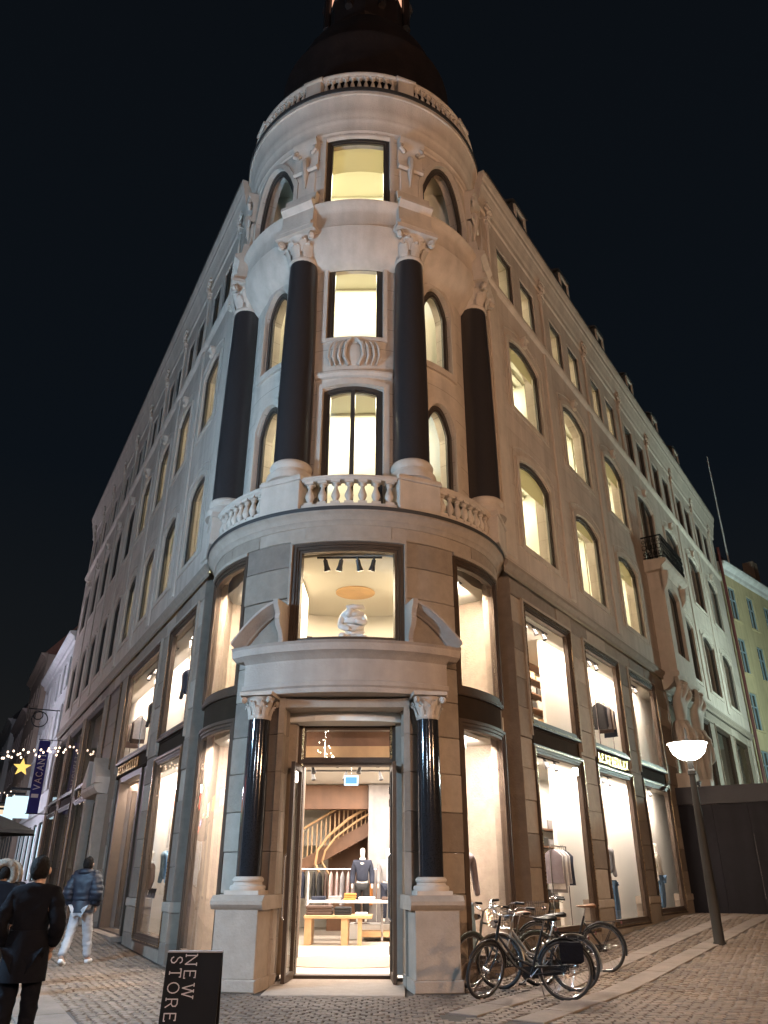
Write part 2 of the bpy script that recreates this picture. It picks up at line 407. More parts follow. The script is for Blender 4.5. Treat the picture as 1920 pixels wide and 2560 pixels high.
# ---------------------------------------------------------------- ground
mat('joint_sand', (.042, .034, .028), .9, var=.25, scale=9, bump=.5, bscale=60)
def indoors(x, y, m=0.0):
    q = Vector((x, y, 0)) - C0
    if q.length < 3.0 - m: return True
    return q.dot(nL) < OFF - m and q.dot(nR) < OFF - m and q.dot(-_fd) > -.2 + m
def axis(a, b, st, far):
    o = []; x = a
    while x <= b + 1e-6: o.append(round(x, 4)); x += st
    f = []; g = st
    while (f[-1] if f else 0) < far:
        g *= 1.6; f.append((f[-1] if f else 0) + g)
    return [a - q for q in reversed(f)] + o + [b + q for q in f]
gx, gy = axis(-14, 14, .25, 400), axis(4, 34, .25, 600)
mb = MB()
for i in range(len(gx) - 1):
    for j in range(len(gy) - 1):
        cx_, cy_ = (gx[i] + gx[i + 1]) / 2, (gy[j] + gy[j + 1]) / 2
        if indoors(cx_, cy_, .45): continue
        mb.face([(a, b, gz(a, b)) for a, b in ((gx[i], gy[j]), (gx[i + 1], gy[j]), (gx[i + 1], gy[j + 1]), (gx[i], gy[j + 1]))])
tag(obj('ground', mb, MT['joint_sand'], smooth=40), kind='structure')
# ================================================================ the corner building
B = thing('corner_building', 'pale stone corner building with round tower, black columns and lit shop windows', 'building', T(*C0))
def part(name, me, m, M=None, parent=None, smooth=None): return obj(name, me, MT[m], parent or B, M, smooth)
BAYR = [3.45, 7.2, 10.9, 14.6, 18.3, 22.0, 25.7]
BAYL = [3.2, 6.05, 8.65, 11.3, 13.95, 16.6, 19.25, 21.9, 24.6]
ENDR, ENDL = 28.6, 26.9
SHR = [(2.15, 4.95), (5.87, 8.62), (9.52, 12.2), (13.6, 15.9), (16.95, 19.65), (20.65, 23.35), (24.35, 27.05)]
SHL = [(2.0, 4.5), (5.45, 9.6), (13.6, 17.65), (18.4, 22.2), (22.9, 26.2)]
# --- upper walls
holes = []
for i, c in enumerate(BAYR):
    if i != 3: holes += [(c - 1.0, c + 1.0, 8.33, 10.92, .28)]
    holes += [(c - 1.0, c + 1.0, 12.2 if i != 3 else 11.65, 14.66, .3), (c - 1.27, c - .27, 15.95, 17.53), (c + .27, c + 1.27, 15.95, 17.53)]
    if i == 3: holes += [(c - 1.0, c + 1.0, 8.33, 10.92, .28)]
part('upper_wall', MB().wall([1.25, ENDR], [7.62, 18.4], holes, .42, lambda u, y, z: (u, y - .07, z)), 'ashlar', FR)
holes = []
for c in BAYL:
    holes += [(-c - .74, -c + .74, 8.33, 10.7, .26), (-c - .74, -c + .74, 12.2, 14.5, .28), (-c - .95, -c - .2, 15.95, 17.45), (-c + .2, -c + .95, 15.95, 17.45)]
part('upper_wall', MB().wall([-ENDL, -1.25], [7.62, 18.4], holes, .42, lambda u, y, z: (u, y - .07, z)), 'ashlar', FL)
# --- returns at the wing ends beside the tower and far gable ends
for F, sg, e in ((FR, 1, ENDR), (FL, -1, -ENDL)):
    m = MB()
    for q0, q1, y0, y1, z0, z1, mm in ((1.25, 1.254, -.07, 2.6, 7.62, 19.0, 'limestone'), (1.57, 1.574, 0, 2.6, -.5, 7.61, 'sandstone_dark'), (abs(e) - .3, abs(e), -.06, 9, -.5, 18.6, 'limestone')):
        a = sorted((sg * q0, sg * q1)); part('end_wall', MB().box(a[0], a[1], y0, y1, z0, z1), mm, F)
# --- window units, one mesh for each kind
def win_mesh(w, h, rise, mull, tr=0, bar=.09):
    L = archloop(-w / 2, w / 2, 0, h, rise) if rise else rect(-w / 2, w / 2, 0, h)
    m = MB().frame2(L, bar, 0, .10); m.frame2(inset(L, bar - .005), .05, .03, .08)
    if mull: m.box(-.045, .045, -.01, .085, bar, h - bar)
    if tr: m.box(-w / 2 + bar, w / 2 - bar, 0, .08, h * tr, h * tr + .07)
    p = MB(); q = inset(L, bar * .7); p.face([(a, .055, b) for a, b in q])
    return m.mesh('window'), p.mesh('pane')
def window(M, meshes, m='window_paint'):
    f = part('window', meshes[0], m, M); obj('pane', meshes[1], MT['glass'], f, M)
    return f
WA = win_mesh(2.0, 2.59, .28, 0); WB = win_mesh(2.0, 2.46, .3, 0); WC = win_mesh(1.0, 1.58, 0, 0)
WD = win_mesh(1.48, 2.37, .26, 0); WE = win_mesh(1.48, 2.3, .28, 0); WF = win_mesh(.75, 1.5, 0, 0); WB2 = win_mesh(2.0, 3.01, .3, 1)
for i, c in enumerate(BAYR):
    if i != 3: window(FR @ T(c, -.03, 8.33), WA)
    window(FR @ T(c, -.03, 12.2 if i != 3 else 11.65), WB if i != 3 else WB2)
    for k in (-.77, .77): window(FR @ T(c + k, -.03, 15.95), WC)
for c in BAYL:
    window(FL @ T(-c, -.03, 8.33), WD); window(FL @ T(-c, -.03, 12.2), WE)
    for k in (-.575, .575): window(FL @ T(-c + k, -.03, 15.95), WF)
# --- architraves, keystones, colonnettes and shells
def arch_trim(w, h, rise):
    m = MB(); L = archloop(-w / 2 - .13, w / 2 + .13, -.02, h + .13, rise); m.frame2(L, .13, -.035, .02)
    L2 = archloop(-w / 2 - .30, w / 2 + .30, -.02, h + .34, rise); m.frame2(L2, .035, -.02, .02)
    return m.mesh('architrave')
def key_mesh():
    m = MB(); m.hexa([(-.09, -.10, 0), (.09, -.10, 0), (.09, .02, 0), (-.09, .02, 0), (-.13, -.20, .32), (.13, -.20, .32), (.13, .02, .32), (-.13, .02, .32)])
    m.lathe([(0.001, -.02), (.06, .0), (.085, .05), (.06, .11), (.001, .13)], 8, 0, -.14); m.box(-.16, .16, -.24, .02, .32, .38)
    return m.mesh('keystone', 35)
def shell_mesh():
    m = MB()
    for k in range(7):
        a = R_(-66 + 22 * k); x, z = math.sin(a), math.cos(a)
        m.tube([(0, -.06, .12), (x * .14, -.17, .12 + z * .16), (x * .27, -.12, .12 + z * .34)], [.04, .06, .05], 6)
    m.lathe([(.001, -.16), (.07, -.12), (.10, 0), (.07, .12), (.001, .16)], 8, 0, -.10); m.box(-.2, .2, -.2, .02, .46, .54)
    m.box(-.13, .13, -.12, .02, -.32, -.12); m.box(-.17, .17, -.15, .02, -.14, -.08)
    return m.mesh('shell_console', 45)
def colonnette_mesh(h):
    m = MB().lathe([(.10, 0), (.10, .08), (.075, .12), (.065, h - .2), (.09, h - .14), (.11, h - .08), (.11, h)], 10, 0, -.06)
    return m.mesh('colonnette', 40)
KEY, SHELL, CNT = key_mesh(), shell_mesh(), colonnette_mesh(1.95)
TA, TB, TD, TE = arch_trim(2.0, 2.59, .28), arch_trim(2.0, 2.46, .3), arch_trim(1.48, 2.37, .26), arch_trim(1.48, 2.3, .28)
for i, c in enumerate(BAYR):
    if i != 3: part('architrave', TA, 'limestone', FR @ T(c, -.07, 8.33))
    part('architrave', TB, 'limestone', FR @ T(c, -.07, 12.2)); part('keystone', KEY, 'limestone', FR @ T(c, -.07, 14.72) @ SC(.8, .7, .8))
for c in BAYL:
    part('architrave', TD, 'limestone', FL @ T(-c, -.07, 8.33)); part('architrave', TE, 'limestone', FL @ T(-c, -.07, 12.2))
    part('keystone', KEY, 'limestone', FL @ T(-c, -.07, 14.58) @ SC(.8, .7, .8))
for F, sg, bays, h in ((FR, 1, [1.6] + [c + 1.85 for c in BAYR], 0), (FL, -1, [1.6] + [c + 1.42 for c in BAYL], 0)):
    for s in bays:
        part('shell_console', SHELL, 'limestone', F @ T(sg * s, -.08, 18.02) @ SC(.85, .7, .85)); part('colonnette', CNT, 'limestone', F @ T(sg * s, -.065, 15.8) @ SC(.75, .6, 1))
# --- lesenes between the bays
for F, sg, bays in ((FR, 1, [c + 1.85 for c in BAYR[:-1]]), (FL, -1, [c + 1.42 for c in BAYL[:-1]])):
    for s in bays:
        if F is FR and 12 < s < 17.5: continue
        part('pilaster_strip', MB().cbox(-.20, .20, -.045, .03, 7.9, 15.62, .02), 'limestone', F @ T(sg * s, -.07, 0))
for F, sg in ((FR, 1), (FL, -1)):
    part('pilaster_strip', MB().cbox(-.28, .28, -.05, .03, 7.9, 15.62, .02), 'limestone', F @ T(sg * 1.6, -.07, 0))
# --- string courses and main cornice
def course(F, prof, s0, s1, m='limestone', nm='string_course', sg=1, ret=True):
    a, b = sorted((sg * s0, sg * s1)); me = MB().extr(prof, a, b)
    return part(nm, me, m, F)
P1 = [(-.06, 7.40), (-.10, 7.42), (-.10, 7.50), (-.17, 7.58), (-.17, 7.66), (-.06, 7.72)]
P2 = [(-.07, 15.60), (-.14, 15.66), (-.17, 15.72), (-.17, 15.80), (-.07, 15.86)]
PC = [(-.07, 18.10), (-.11, 18.14), (-.11, 18.34), (-.14, 18.44), (-.17, 18.62), (-.22, 18.84), (-.25, 18.90), (-.25, 19.06), (-.28, 19.12), (-.32, 19.28), (-.32, 19.38), (.3, 19.42), (.3, 18.1)]
for F, sg, e in ((FR, 1, ENDR), (FL, -1, ENDL)):
    course(F, P1, 1.2, e, 'sandstone_mid', sg=sg); course(F, P2, 1.2, e, sg=sg)
    course(F, PC, 1.15, e + .3, nm='main_cornice', sg=sg)
    a, b = sorted((sg * 1.3, sg * (e + .3)))
    part('gutter', MB().extr([(-.28, 19.39), (-.335, 19.39), (-.335, 19.45), (-.28, 19.46)], a, b), 'lead', F)
    part('mansard_roof', MB().extr([(-.1, 19.40), (.55, 20.9), (2.4, 21.8), (6, 22.6), (6, 19.4)], a, b), 'slate_roof', F)
# dormers with pale fronts on the right mansard
for c in [4.8, 8.6, 12.4, 16.2, 20.0, 23.8]:
    m = MB().box(-.45, .45, .1, 1.6, 19.9, 21.35); m.extr([(.0, 21.35), (.0, 21.36), (.9, 21.75), (1.6, 21.75), (1.6, 21.35)], -.55, .55)
    d = part('dormer', m, 'slate_roof', FR @ T(c, .05, 0))
    obj('dormer_frame', MB().frame2(rect(-.42, .42, 20.05, 21.3), .09, .04, .13), MT['limestone'], d)
    obj('pane', MB().box(-.34, .34, .10, .11, 20.1, 21.25), MT['black_granite'], d)

# --- shop front of the wings: piers of cut stone, lintel, bronze windows
STONE = {}
def stone(F, x0, x1, z0, z1, y=-.0, d=.35, m=None):
    k = (round(x1 - x0, 3), round(z1 - z0, 3), d)
    nm = m or rnd.choice(['sandstone_pale', 'sandstone_mid', 'sandstone_mid', 'sandstone_dark'])
    me = STONE.get(k + (nm,))
    if me is None:
        me = MB().cbox(0, x1 - x0, 0, .15, 0, z1 - z0, .012).mesh('stone'); me.materials.append(MT[nm]); STONE[k + (nm,)] = me
    return obj('stone', me, None, B, F @ T(x0, y + rnd.uniform(-.012, .012), z0))
CZ = [-.35, .35, .95, 1.02, 1.62, 2.22, 2.82, 3.42, 4.02, 4.62, 5.22, 5.82, 6.42, 7.02]
def piers(F, sg, ops, e, upto):
    edges = [1.58] + [q for o in ops for q in o] + [e - .3]
    m = MB()
    for a, b in zip(edges[0::2], edges[1::2]):
        x0, x1 = sorted((sg * a, sg * b)); m.box(x0, x1, .05, .16, -.5, 7.0)
        if a > upto: 
            part('pier', MB().cbox(x0, x1, 0, .3, -.4, 7.0, .015), 'sandstone_mid', F); continue
        for k, (z0, z1) in enumerate(zip(CZ, CZ[1:])):
            if k == 2:
                part('plinth_band', MB().cbox(x0 - .05, x1 + .05, -.06, .3, z0 - .1, z1, .02), 'sandstone_pale', F); continue
            if k < 2:
                part('plinth', MB().cbox(x0 - .03, x1 + .03, -.035, .3, z0, z1 - (.1 if k == 1 else 0) - .004, .012), 'sandstone_mid' if k else 'sandstone_dark', F); continue
            stone(F, x0 + .003, x1 - .003, z0 + .004, z1 - .004)
    x0, x1 = sorted((sg * 1.58, sg * e)); m.box(x0, x1, .05, .45, 7.0, 7.62)
    part('pier_core', m, 'mortar', F)
    s = 1.58; n = 0
    while s < e - .1:                       # lintel stones over the shop windows
        w = min([1.15, 1.45, .95][n % 3], e - s); n += 1
        x0, x1 = sorted((sg * s, sg * (s + w))); stone(F, x0 + .003, x1 - .003, 7.024, 7.40); s += w
piers(FR, 1, SHR, ENDR, 13.0); piers(FL, -1, SHL, ENDL, 10.0)
def shopwin(F, x0, x1, z0, z1, mull=0):
    # stone lip, stepped bronze frame and pane
    L = rect(x0, x1, z0, z1)
    m = MB().frame2(L, .07, -.035, .12); m.frame2(inset(L, .07), .05, -.01, .12); m.frame2(inset(L, .12), .045, .012, .12)
    f = part('shop_window', m, 'bronze', F)
    obj('frame_bead', MB().frame2(inset(L, .035), .018, -.047, -.03), MT['bronze_bright'], f)
    g = MB(); g.face([(x0 + .13, .035, z0 + .13), (x1 - .13, .035, z0 + .13), (x1 - .13, .035, z1 - .13), (x0 + .13, .035, z1 - .13)]); obj('pane', g, MT['glass'], f)
    return f
for F, sg, ops in ((FR, 1, SHR), (FL, -1, SHL)):
    for i, (a, b) in enumerate(ops):
        x0, x1 = sorted((sg * a, sg * b))
        shopwin(F, x0, x1, 4.30, 7.0)
        part('spandrel_panel', MB().cbox(x0, x1, .04, .3, 3.94, 4.30, .01), 'spandrel_bronze', F)
        m = MB(); m.frame2(rect(x0 + .1, x1 - .1, 3.97, 4.27), .02, .015, .05)
        part('panel_moulding', m, 'spandrel_bronze', F)
        if sg > 0: zb = .42 if i < 2 else .55
        else: zb = .22
        if sg < 0 and i == 1: continue          # doorway bay
        shopwin(F, x0, x1, zb, 3.94)
        part('shop_sill', MB().cbox(x0, x1, -.03, .3, -.45, zb, .015), 'sandstone_mid', F)
# stone lip round each upper shop window
for F, sg, ops in ((FR, 1, SHR), (FL, -1, SHL)):
    for a, b in ops:
        x0, x1 = sorted((sg * a, sg * b))
        m = MB(); m.box(x0 - .06, x1 + .06, -.045, .06, 7.0, 7.06); m.box(x0 - .06, x0, -.045, .06, 4.1, 7.0); m.box(x1, x1 + .06, -.045, .06, 4.1, 7.0)
        part('window_lip', m, 'sandstone_pale', F)
# doorway bay on the left wing
part('entrance_jamb', MB().box(-9.6, -9.1, .1, 1.6, 0, 3.94), 'bronze', FL); part('entrance_jamb', MB().box(-6.2, -5.45, .1, .4, 0, 3.94), 'bronze', FL)
m = MB().frame2(rect(-9.1, -6.2, .1, 3.94), .14, .05, .3); part('entrance_frame', m, 'bronze', FL)
dl = part('entrance_door', MB().frame2(rect(0, 1.3, .12, 3.72), .12, 0, .06), 'bronze', FL @ T(-9.0, .3, 0) @ RZ(68))
g = MB(); g.face([(.1, .028, .24), (1.2, .028, .24), (1.2, .028, 3.6), (.1, .028, 3.6)]); obj('pane', g, MT['glass'], dl)
part('entrance_panel', MB().box(-8.9, -8.2, .55, .63, .15, 3.6), 'white_lacquer', FL)
part('entrance_step', MB().box(-9.4, -5.9, -.2, 1.2, -.3, .20), 'sandstone_dark', FL)
# blind stretch with the second portal on the left wing
m = MB().wall([-13.6, -9.6], [-.4, 7.0], [(-12.7, -10.7, 4.3, 7.0), (-12.6, -10.8, .25, 3.6)], .12, plain); part('portal_wall', m, 'sandstone_mid', FL)
shopwin(FL, -12.7, -10.7, 4.3, 7.0)
shopwin(FL, -12.6, -10.8, .25, 3.6)
# ================================================================ tower: shop level
def rstone(t0, t1, z0, z1, R=3.1, d=.3, m=None):
    nm = m or rnd.choice(['sandstone_pale', 'sandstone_mid', 'sandstone_mid', 'sandstone_dark'])
    b = .012; tb = math.degrees(b / R); R = R + rnd.uniform(-.01, .01)
    mb = MB()
    n = max(1, int((t1 - t0) / 4)); th = [t0 + tb + (t1 - t0 - 2 * tb) * i / n for i in range(n + 1)]
    pf = [(R - d, z0), (R - b, z0), (R, z0 + b), (R, z1 - b), (R - b, z1), (R - d, z1)]
    mb.ring(pf, t0 + .06, t1 - .06, 4, True)
    return part('stone', mb, nm, FT, smooth=25)
TZ = [0, .62, 1.22, 1.82, 2.42, 3.02, 3.62, 4.22, 4.82, 5.42, 6.02, 6.62, 7.12]
for sg in (-1, 1):
    for k, (z0, z1) in enumerate(zip(TZ, TZ[1:])):
        t0, t1 = sorted((sg * (19.6 if z0 > 4.2 else 20.0), sg * 39.4))
        if z0 > 4.2 or True:
            rstone(t0, t1, z0 + .004, z1 - .004, m=['sandstone_mid', 'sandstone_pale', 'sandstone_dark', 'sandstone_mid', 'sandstone_pale'][(k * 2 + (sg > 0)) % 5])
# band of long stones under the balcony
tt = [-92, -72, -50, -34, -15, 15, 34, 50, 72, 92]
for a, b in zip(tt, tt[1:]): rstone(a, b, 7.124, 7.40, R=3.10, m=rnd.choice(['sandstone_pale', 'sandstone_mid']))
part('tower_core', MB().wall([-95 + 5 * i for i in range(39)], [7.0, 7.5], [], .2, polar(2.98)), 'mortar', FT, smooth=30)
PB = [(2.9, 7.36), (3.12, 7.38), (3.14, 7.44), (3.18, 7.47), (3.20, 7.54), (3.26, 7.59), (3.28, 7.60), (3.28, 7.66), (2.6, 7.72)]
part('balcony_slab', MB().ring(PB, -96, 96, 3), 'sandstone_pale', FT, smooth=35)
part('balcony_flashing', MB().ring([(3.295, 7.625), (3.30, 7.70), (2.9, 7.735)], -96, 96, 3), 'lead', FT, smooth=35)
# curved shop windows at both sides, two storeys with a bronze band between
def curved_window(t0, t1, z0, z1, R=3.10, nm='curved_window'):
    m = MB(); w = math.degrees(.07 / R)
    for k, (a, b) in enumerate(((0, .0), (1, .025), (2, .05))):
        tw = w * (1 if k == 0 else .7)
        o = k * w * .8
        m.rbar(t0 + o, t0 + o + tw, R - .16, R - b, z0, z1); m.rbar(t1 - o - tw, t1 - o, R - .16, R - b, z0, z1)
        zz = k * .055
        m.rbar(t0 + o, t1 - o, R - .16, R - b, z0 + zz, z0 + zz + .055); m.rbar(t0 + o, t1 - o, R - .16, R - b, z1 - zz - .055, z1 - zz)
    f = part(nm, m, 'bronze', FT, smooth=30)
    g = MB()
    n = 10
    for i in range(n):
        a, b = t0 + 2 + (t1 - t0 - 4) * i / n, t0 + 2 + (t1 - t0 - 4) * (i + 1) / n
        g.face([PM(a, 0, z0 + .1, R - .07), PM(b, 0, z0 + .1, R - .07), PM(b, 0, z1 - .1, R - .07), PM(a, 0, z1 - .1, R - .07)])
    obj('pane', g, MT['glass'], f, FT, smooth=60)
    return f
for sg in (-1, 1):
    a, b = sorted((sg * 39.6, sg * 73.5))
    curved_window(a, b, 4.42, 7.05); curved_window(a, b, .18, 3.98)
    part('spandrel_panel', MB().rbar(a, b, 2.8, 3.03, 3.98, 4.42), 'spandrel_bronze', FT, smooth=30)
    part('panel_moulding', MB().rbar(a, b, 2.8, 3.085, 3.92, 3.99).rbar(a, b, 2.8, 3.085, 4.40, 4.46), 'bronze', FT, smooth=30)
    part('window_lip', MB().rbar(a, b + 0, 2.8, 3.13, 7.05, 7.12), 'sandstone_pale', FT, smooth=30)
    part('shop_sill', MB().rbar(a, b, 2.8, 3.10, -.4, .18), 'sandstone_dark', FT, smooth=30)
    a, b = sorted((sg * 73.6, sg * 96))
    part('tower_side', MB().rbar(a, b, 2.8, 3.02, -.4, 7.36), 'sandstone_dark', FT, smooth=30)
# middle window over the door
curved_window(-19.4, 19.4, 5.1, 7.05, nm='centre_window')
part('window_lip', MB().rbar(-20, 20, 2.8, 3.15, 7.05, 7.12).rbar(-20.2, -19.4, 2.8, 3.14, 5.1, 7.08).rbar(19.4, 20.2, 2.8, 3.14, 5.1, 7.08), 'sandstone_pale', FT, smooth=30)
# ---------------------------------------------------------------- portal
EN = [(2.9, 4.22), (3.42, 4.22), (3.42, 4.30), (3.45, 4.33), (3.45, 4.40), (3.40, 4.42), (3.40, 4.78), (3.44, 4.82), (3.52, 4.88), (3.56, 4.90), (3.56, 5.02), (3.60, 5.06), (2.9, 5.10)]
part('entablature', MB().ring(EN, -31, 31, 2.5), 'portal_stone', FT, smooth=30)
for sg in (-1, 1):                                  # end returns of the cornice
    a, b = sorted((sg * 30.9, sg * 34.2)); part('cornice_return', MB().ring([(2.9, 4.84), (3.44, 4.84), (3.54, 4.90), (3.56, 5.02), (3.60, 5.06), (2.9, 5.10)], a, b, 2), 'portal_stone', FT, smooth=30)
    # broken segmental pediment half: raking arc, tympanum, scroll end
    m = MB(); tym = MB(); N = 10; prev = None
    for i in range(N + 1):
        t = i / N; th = sg * (35.2 - 15.0 * t); z = 5.07 + .64 * math.sin(t * math.pi / 2 * .80) / math.sin(math.pi / 2 * .80)
        sec = [(2.95, z - .02), (3.30, z - .02), (3.34, z + .02), (3.46, z + .04), (3.50, z + .07), (3.55, z + .09), (3.56, z + .13), (2.95, z + .15)]
        cur = [PM(th, 0, q, r) for r, q in sec]
        base = [PM(th, 0, q, r) for r, q in ((3.24, 5.08), (3.24, z))]
        if prev:
            for k in range(len(cur) - 1): m.face([prev[0][k], cur[k], cur[k + 1], prev[0][k + 1]] if sg < 0 else [cur[k], prev[0][k], prev[0][k + 1], cur[k + 1]])
            tym.face([prev[1][0], base[0], base[1], prev[1][1]] if sg < 0 else [base[0], prev[1][0], prev[1][1], base[1]])
        else: m.face(cur if sg > 0 else list(reversed(cur)))
        prev = (cur, base)
    m.face(prev[0] if sg < 0 else list(reversed(prev[0])))
    # cyma-shaped inner end
    sc = [(3.57, 5.86), (3.55, 5.76), (3.50, 5.70), (3.46, 5.62), (3.48, 5.54), (3.44, 5.42), (3.34, 5.32), (3.30, 5.20), (3.33, 5.10), (2.95, 5.10), (2.95, 5.86)]
    a, b = sorted((sg * 19.4, sg * 20.9)); end = MB().ring(list(reversed(sc)), a, b, 2, True, True)
    part('pediment_half', m, 'portal_stone', FT, smooth=35); part('pediment_scroll', end, 'portal_stone', FT, smooth=30); part('tympanum', tym, 'sandstone_mid', FT, smooth=30)
def capital(r, h, s=1.0):
    m = MB().lathe([(r, 0), (r * 1.12, .03 * s), (r * 1.12, .06 * s), (r * 1.02, .09 * s), (r * 1.05, h * .5), (r * 1.25, h * .8), (r * 1.4, h * .86)], 20)
    a = r * 1.62
    m.box(-a, a, -a, a, h * .86, h)
    for k in range(8):                              # two rows of curled leaves
        for row, (zb, ln, w) in enumerate(((.10, .42, .36), (.30, .42, .34))):
            an = R_(45 * k + 22.5 * row); ca, sa = math.cos(an), math.sin(an)
            pts = [(r * 1.03, zb * h), (r * 1.16, (zb + ln * .5) * h), (r * 1.32, (zb + ln * .9) * h), (r * 1.46, (zb + ln * .95) * h), (r * 1.44, (zb + ln * .80) * h)]
            ws = [w * .8, w, w * .9, w * .55, w * .3]; L = []; Rr = []; Md = []
            for (rr, zz), ww in zip(pts, ws):
                hw = ww * r; L.append((rr * ca - sa * hw, rr * sa + ca * hw, zz)); Rr.append((rr * ca + sa * hw, rr * sa - ca * hw, zz)); Md.append(((rr + r * .12) * ca, (rr + r * .12) * sa, zz))
            for i in range(4):
                m.face([L[i + 1], L[i], Md[i], Md[i + 1]]); m.face([Md[i + 1], Md[i], Rr[i], Rr[i + 1]])
    for k in range(4):                              # corner volutes
        an = R_(45 + 90 * k); c = Vector((math.cos(an), math.sin(an), 0)); t = Vector((-c.y, c.x, 0)); q = c * r * 1.78
        for rr, dz in ((.30 * r, .70), (.18 * r, .70)):
            ring = []
            for off in (-.14 * r, .14 * r) if rr > .2 * r else (-.2 * r, .2 * r):
                ring.append([tuple(q + t * off + (c * math.cos(j * math.pi / 5) + Vector((0, 0, 1)) * math.sin(j * math.pi / 5)) * rr + Vector((0, 0, dz * h))) for j in range(10)])
            m.loft(ring)
    return m
CAP_S = capital(.172, .43).mesh('capital', 40)
SH_S = MB().lathe([(.192, 1.47), (.193, 2.2), (.186, 3.0), (.174, 3.82)], 28).mesh('column', 40)
BASE_S = MB().box(-.27, .27, -.27, .27, 1.22, 1.28).lathe([(.265, 1.28), (.275, 1.31), (.265, 1.345), (.225, 1.36), (.215, 1.39), (.235, 1.405), (.24, 1.43), (.225, 1.455), (.2, 1.47)], 24).mesh('column_base', 40)
PED = MB(); PED.cbox(-.36, .36, -.42, .5, 0, .16, .015); PED.cbox(-.33, .33, -.39, .5, .16, 1.04, .008)
PED.extr([(-.39, 1.03), (-.42, 1.06), (-.45, 1.10), (-.45, 1.15), (-.42, 1.17), (-.36, 1.22), (.5, 1.22), (.5, 1.03)], -.40, .40); PED.box(-.31, .31, -.33, .4, 1.2, 1.225)
PEDM = PED.mesh('pedestal')
for sg in (-1, 1):
    M = TP(sg * 24.0, 3.43) @ RZ(-sg * 14)
    part('pedestal', PEDM, 'sandstone_pale', M)
    c = part('column', SH_S, 'black_granite', M); obj('column_base', BASE_S, MT['limestone'], c); obj('capital', CAP_S, MT['limestone'], c, M @ T(0, 0, 3.80))
    # pilaster and splayed stone jamb behind the column
    x0, x1 = sorted((sg * 1.00, sg * 1.10))
    for z0, z1 in zip(TZ[:7], TZ[1:8]): part('jamb_stone', MB().box(x0, x1, -3.02, -1.9, z0 + .004, min(z1, 4.22) - .004), rnd.choice(['sandstone_mid', 'sandstone_pale']), FT)
    x0, x1 = sorted((sg * .86, sg * 1.0)); part('jamb_moulding', MB().box(x0, x1, -2.32, -1.9, .1, 4.0), 'sandstone_pale', FT)
part('portal_soffit', MB().box(-1.1, 1.1, -3.0, -1.9, 4.05, 4.2), 'sandstone_pale', FT)
m = MB(); m.box(-1.0, 1.0, -2.32, -1.9, 3.98, 4.05); part('portal_lintel', m, 'sandstone_pale', FT)
# door: bronze frame, transom light, two leaves folded out
m = MB().frame2(rect(-.87, .87, 0, 3.98), .07, -2.10, -1.85); m.frame2(rect(-.80, .80, 0, 3.91), .05, -2.05, -1.85)
m.box(-.80, .80, -2.08, -1.85, 3.22, 3.36); m.box(-.80, .80, -2.12, -1.98, 3.26, 3.32)
df = part('door_frame', m, 'bronze', FT); g = MB(); g.face([(-.76, -1.96, 3.36), (.76, -1.96, 3.36), (.76, -1.96, 3.86), (-.76, -1.96, 3.86)]); obj('transom_pane', g, MT['glass'], df)
m = MB(); m.box(-.80, -.76, -2.09, -2.06, 0, 3.9); m.box(.76, .80, -2.09, -2.06, 0, 3.9); obj('frame_bead', m, MT['bronze_bright'], df)
for sg in (-1, 1):
    m = MB().frame2(rect(0, .74, .03, 3.2), .10, -.03, .03)
    lf = part('door', m, 'bronze', FT @ T(sg * .79, -2.06, 0) @ RZ(-90 + sg * 4))
    g = MB(); g.face([(.09, 0, .12), (.65, 0, .12), (.65, 0, 3.1), (.09, 0, 3.1)]); obj('pane', g, MT['glass'], lf)
    obj('handle', MB().tube([(.62, -.05, .85), (.62, -.09, .9), (.62, -.09, 1.75), (.62, -.05, 1.8)], .016, 8), MT['chrome'], lf)
    for z in (.35, 1.2, 2.55, 2.75): obj('hinge', MB().box(-.012, .012, -.05, -.03, z, z + .12), MT['chrome'], lf)
part('threshold', MB().cbox(-.98, .98, -3.88, -1.8, -.2, .022, .01), 'sandstone_pale', FT)

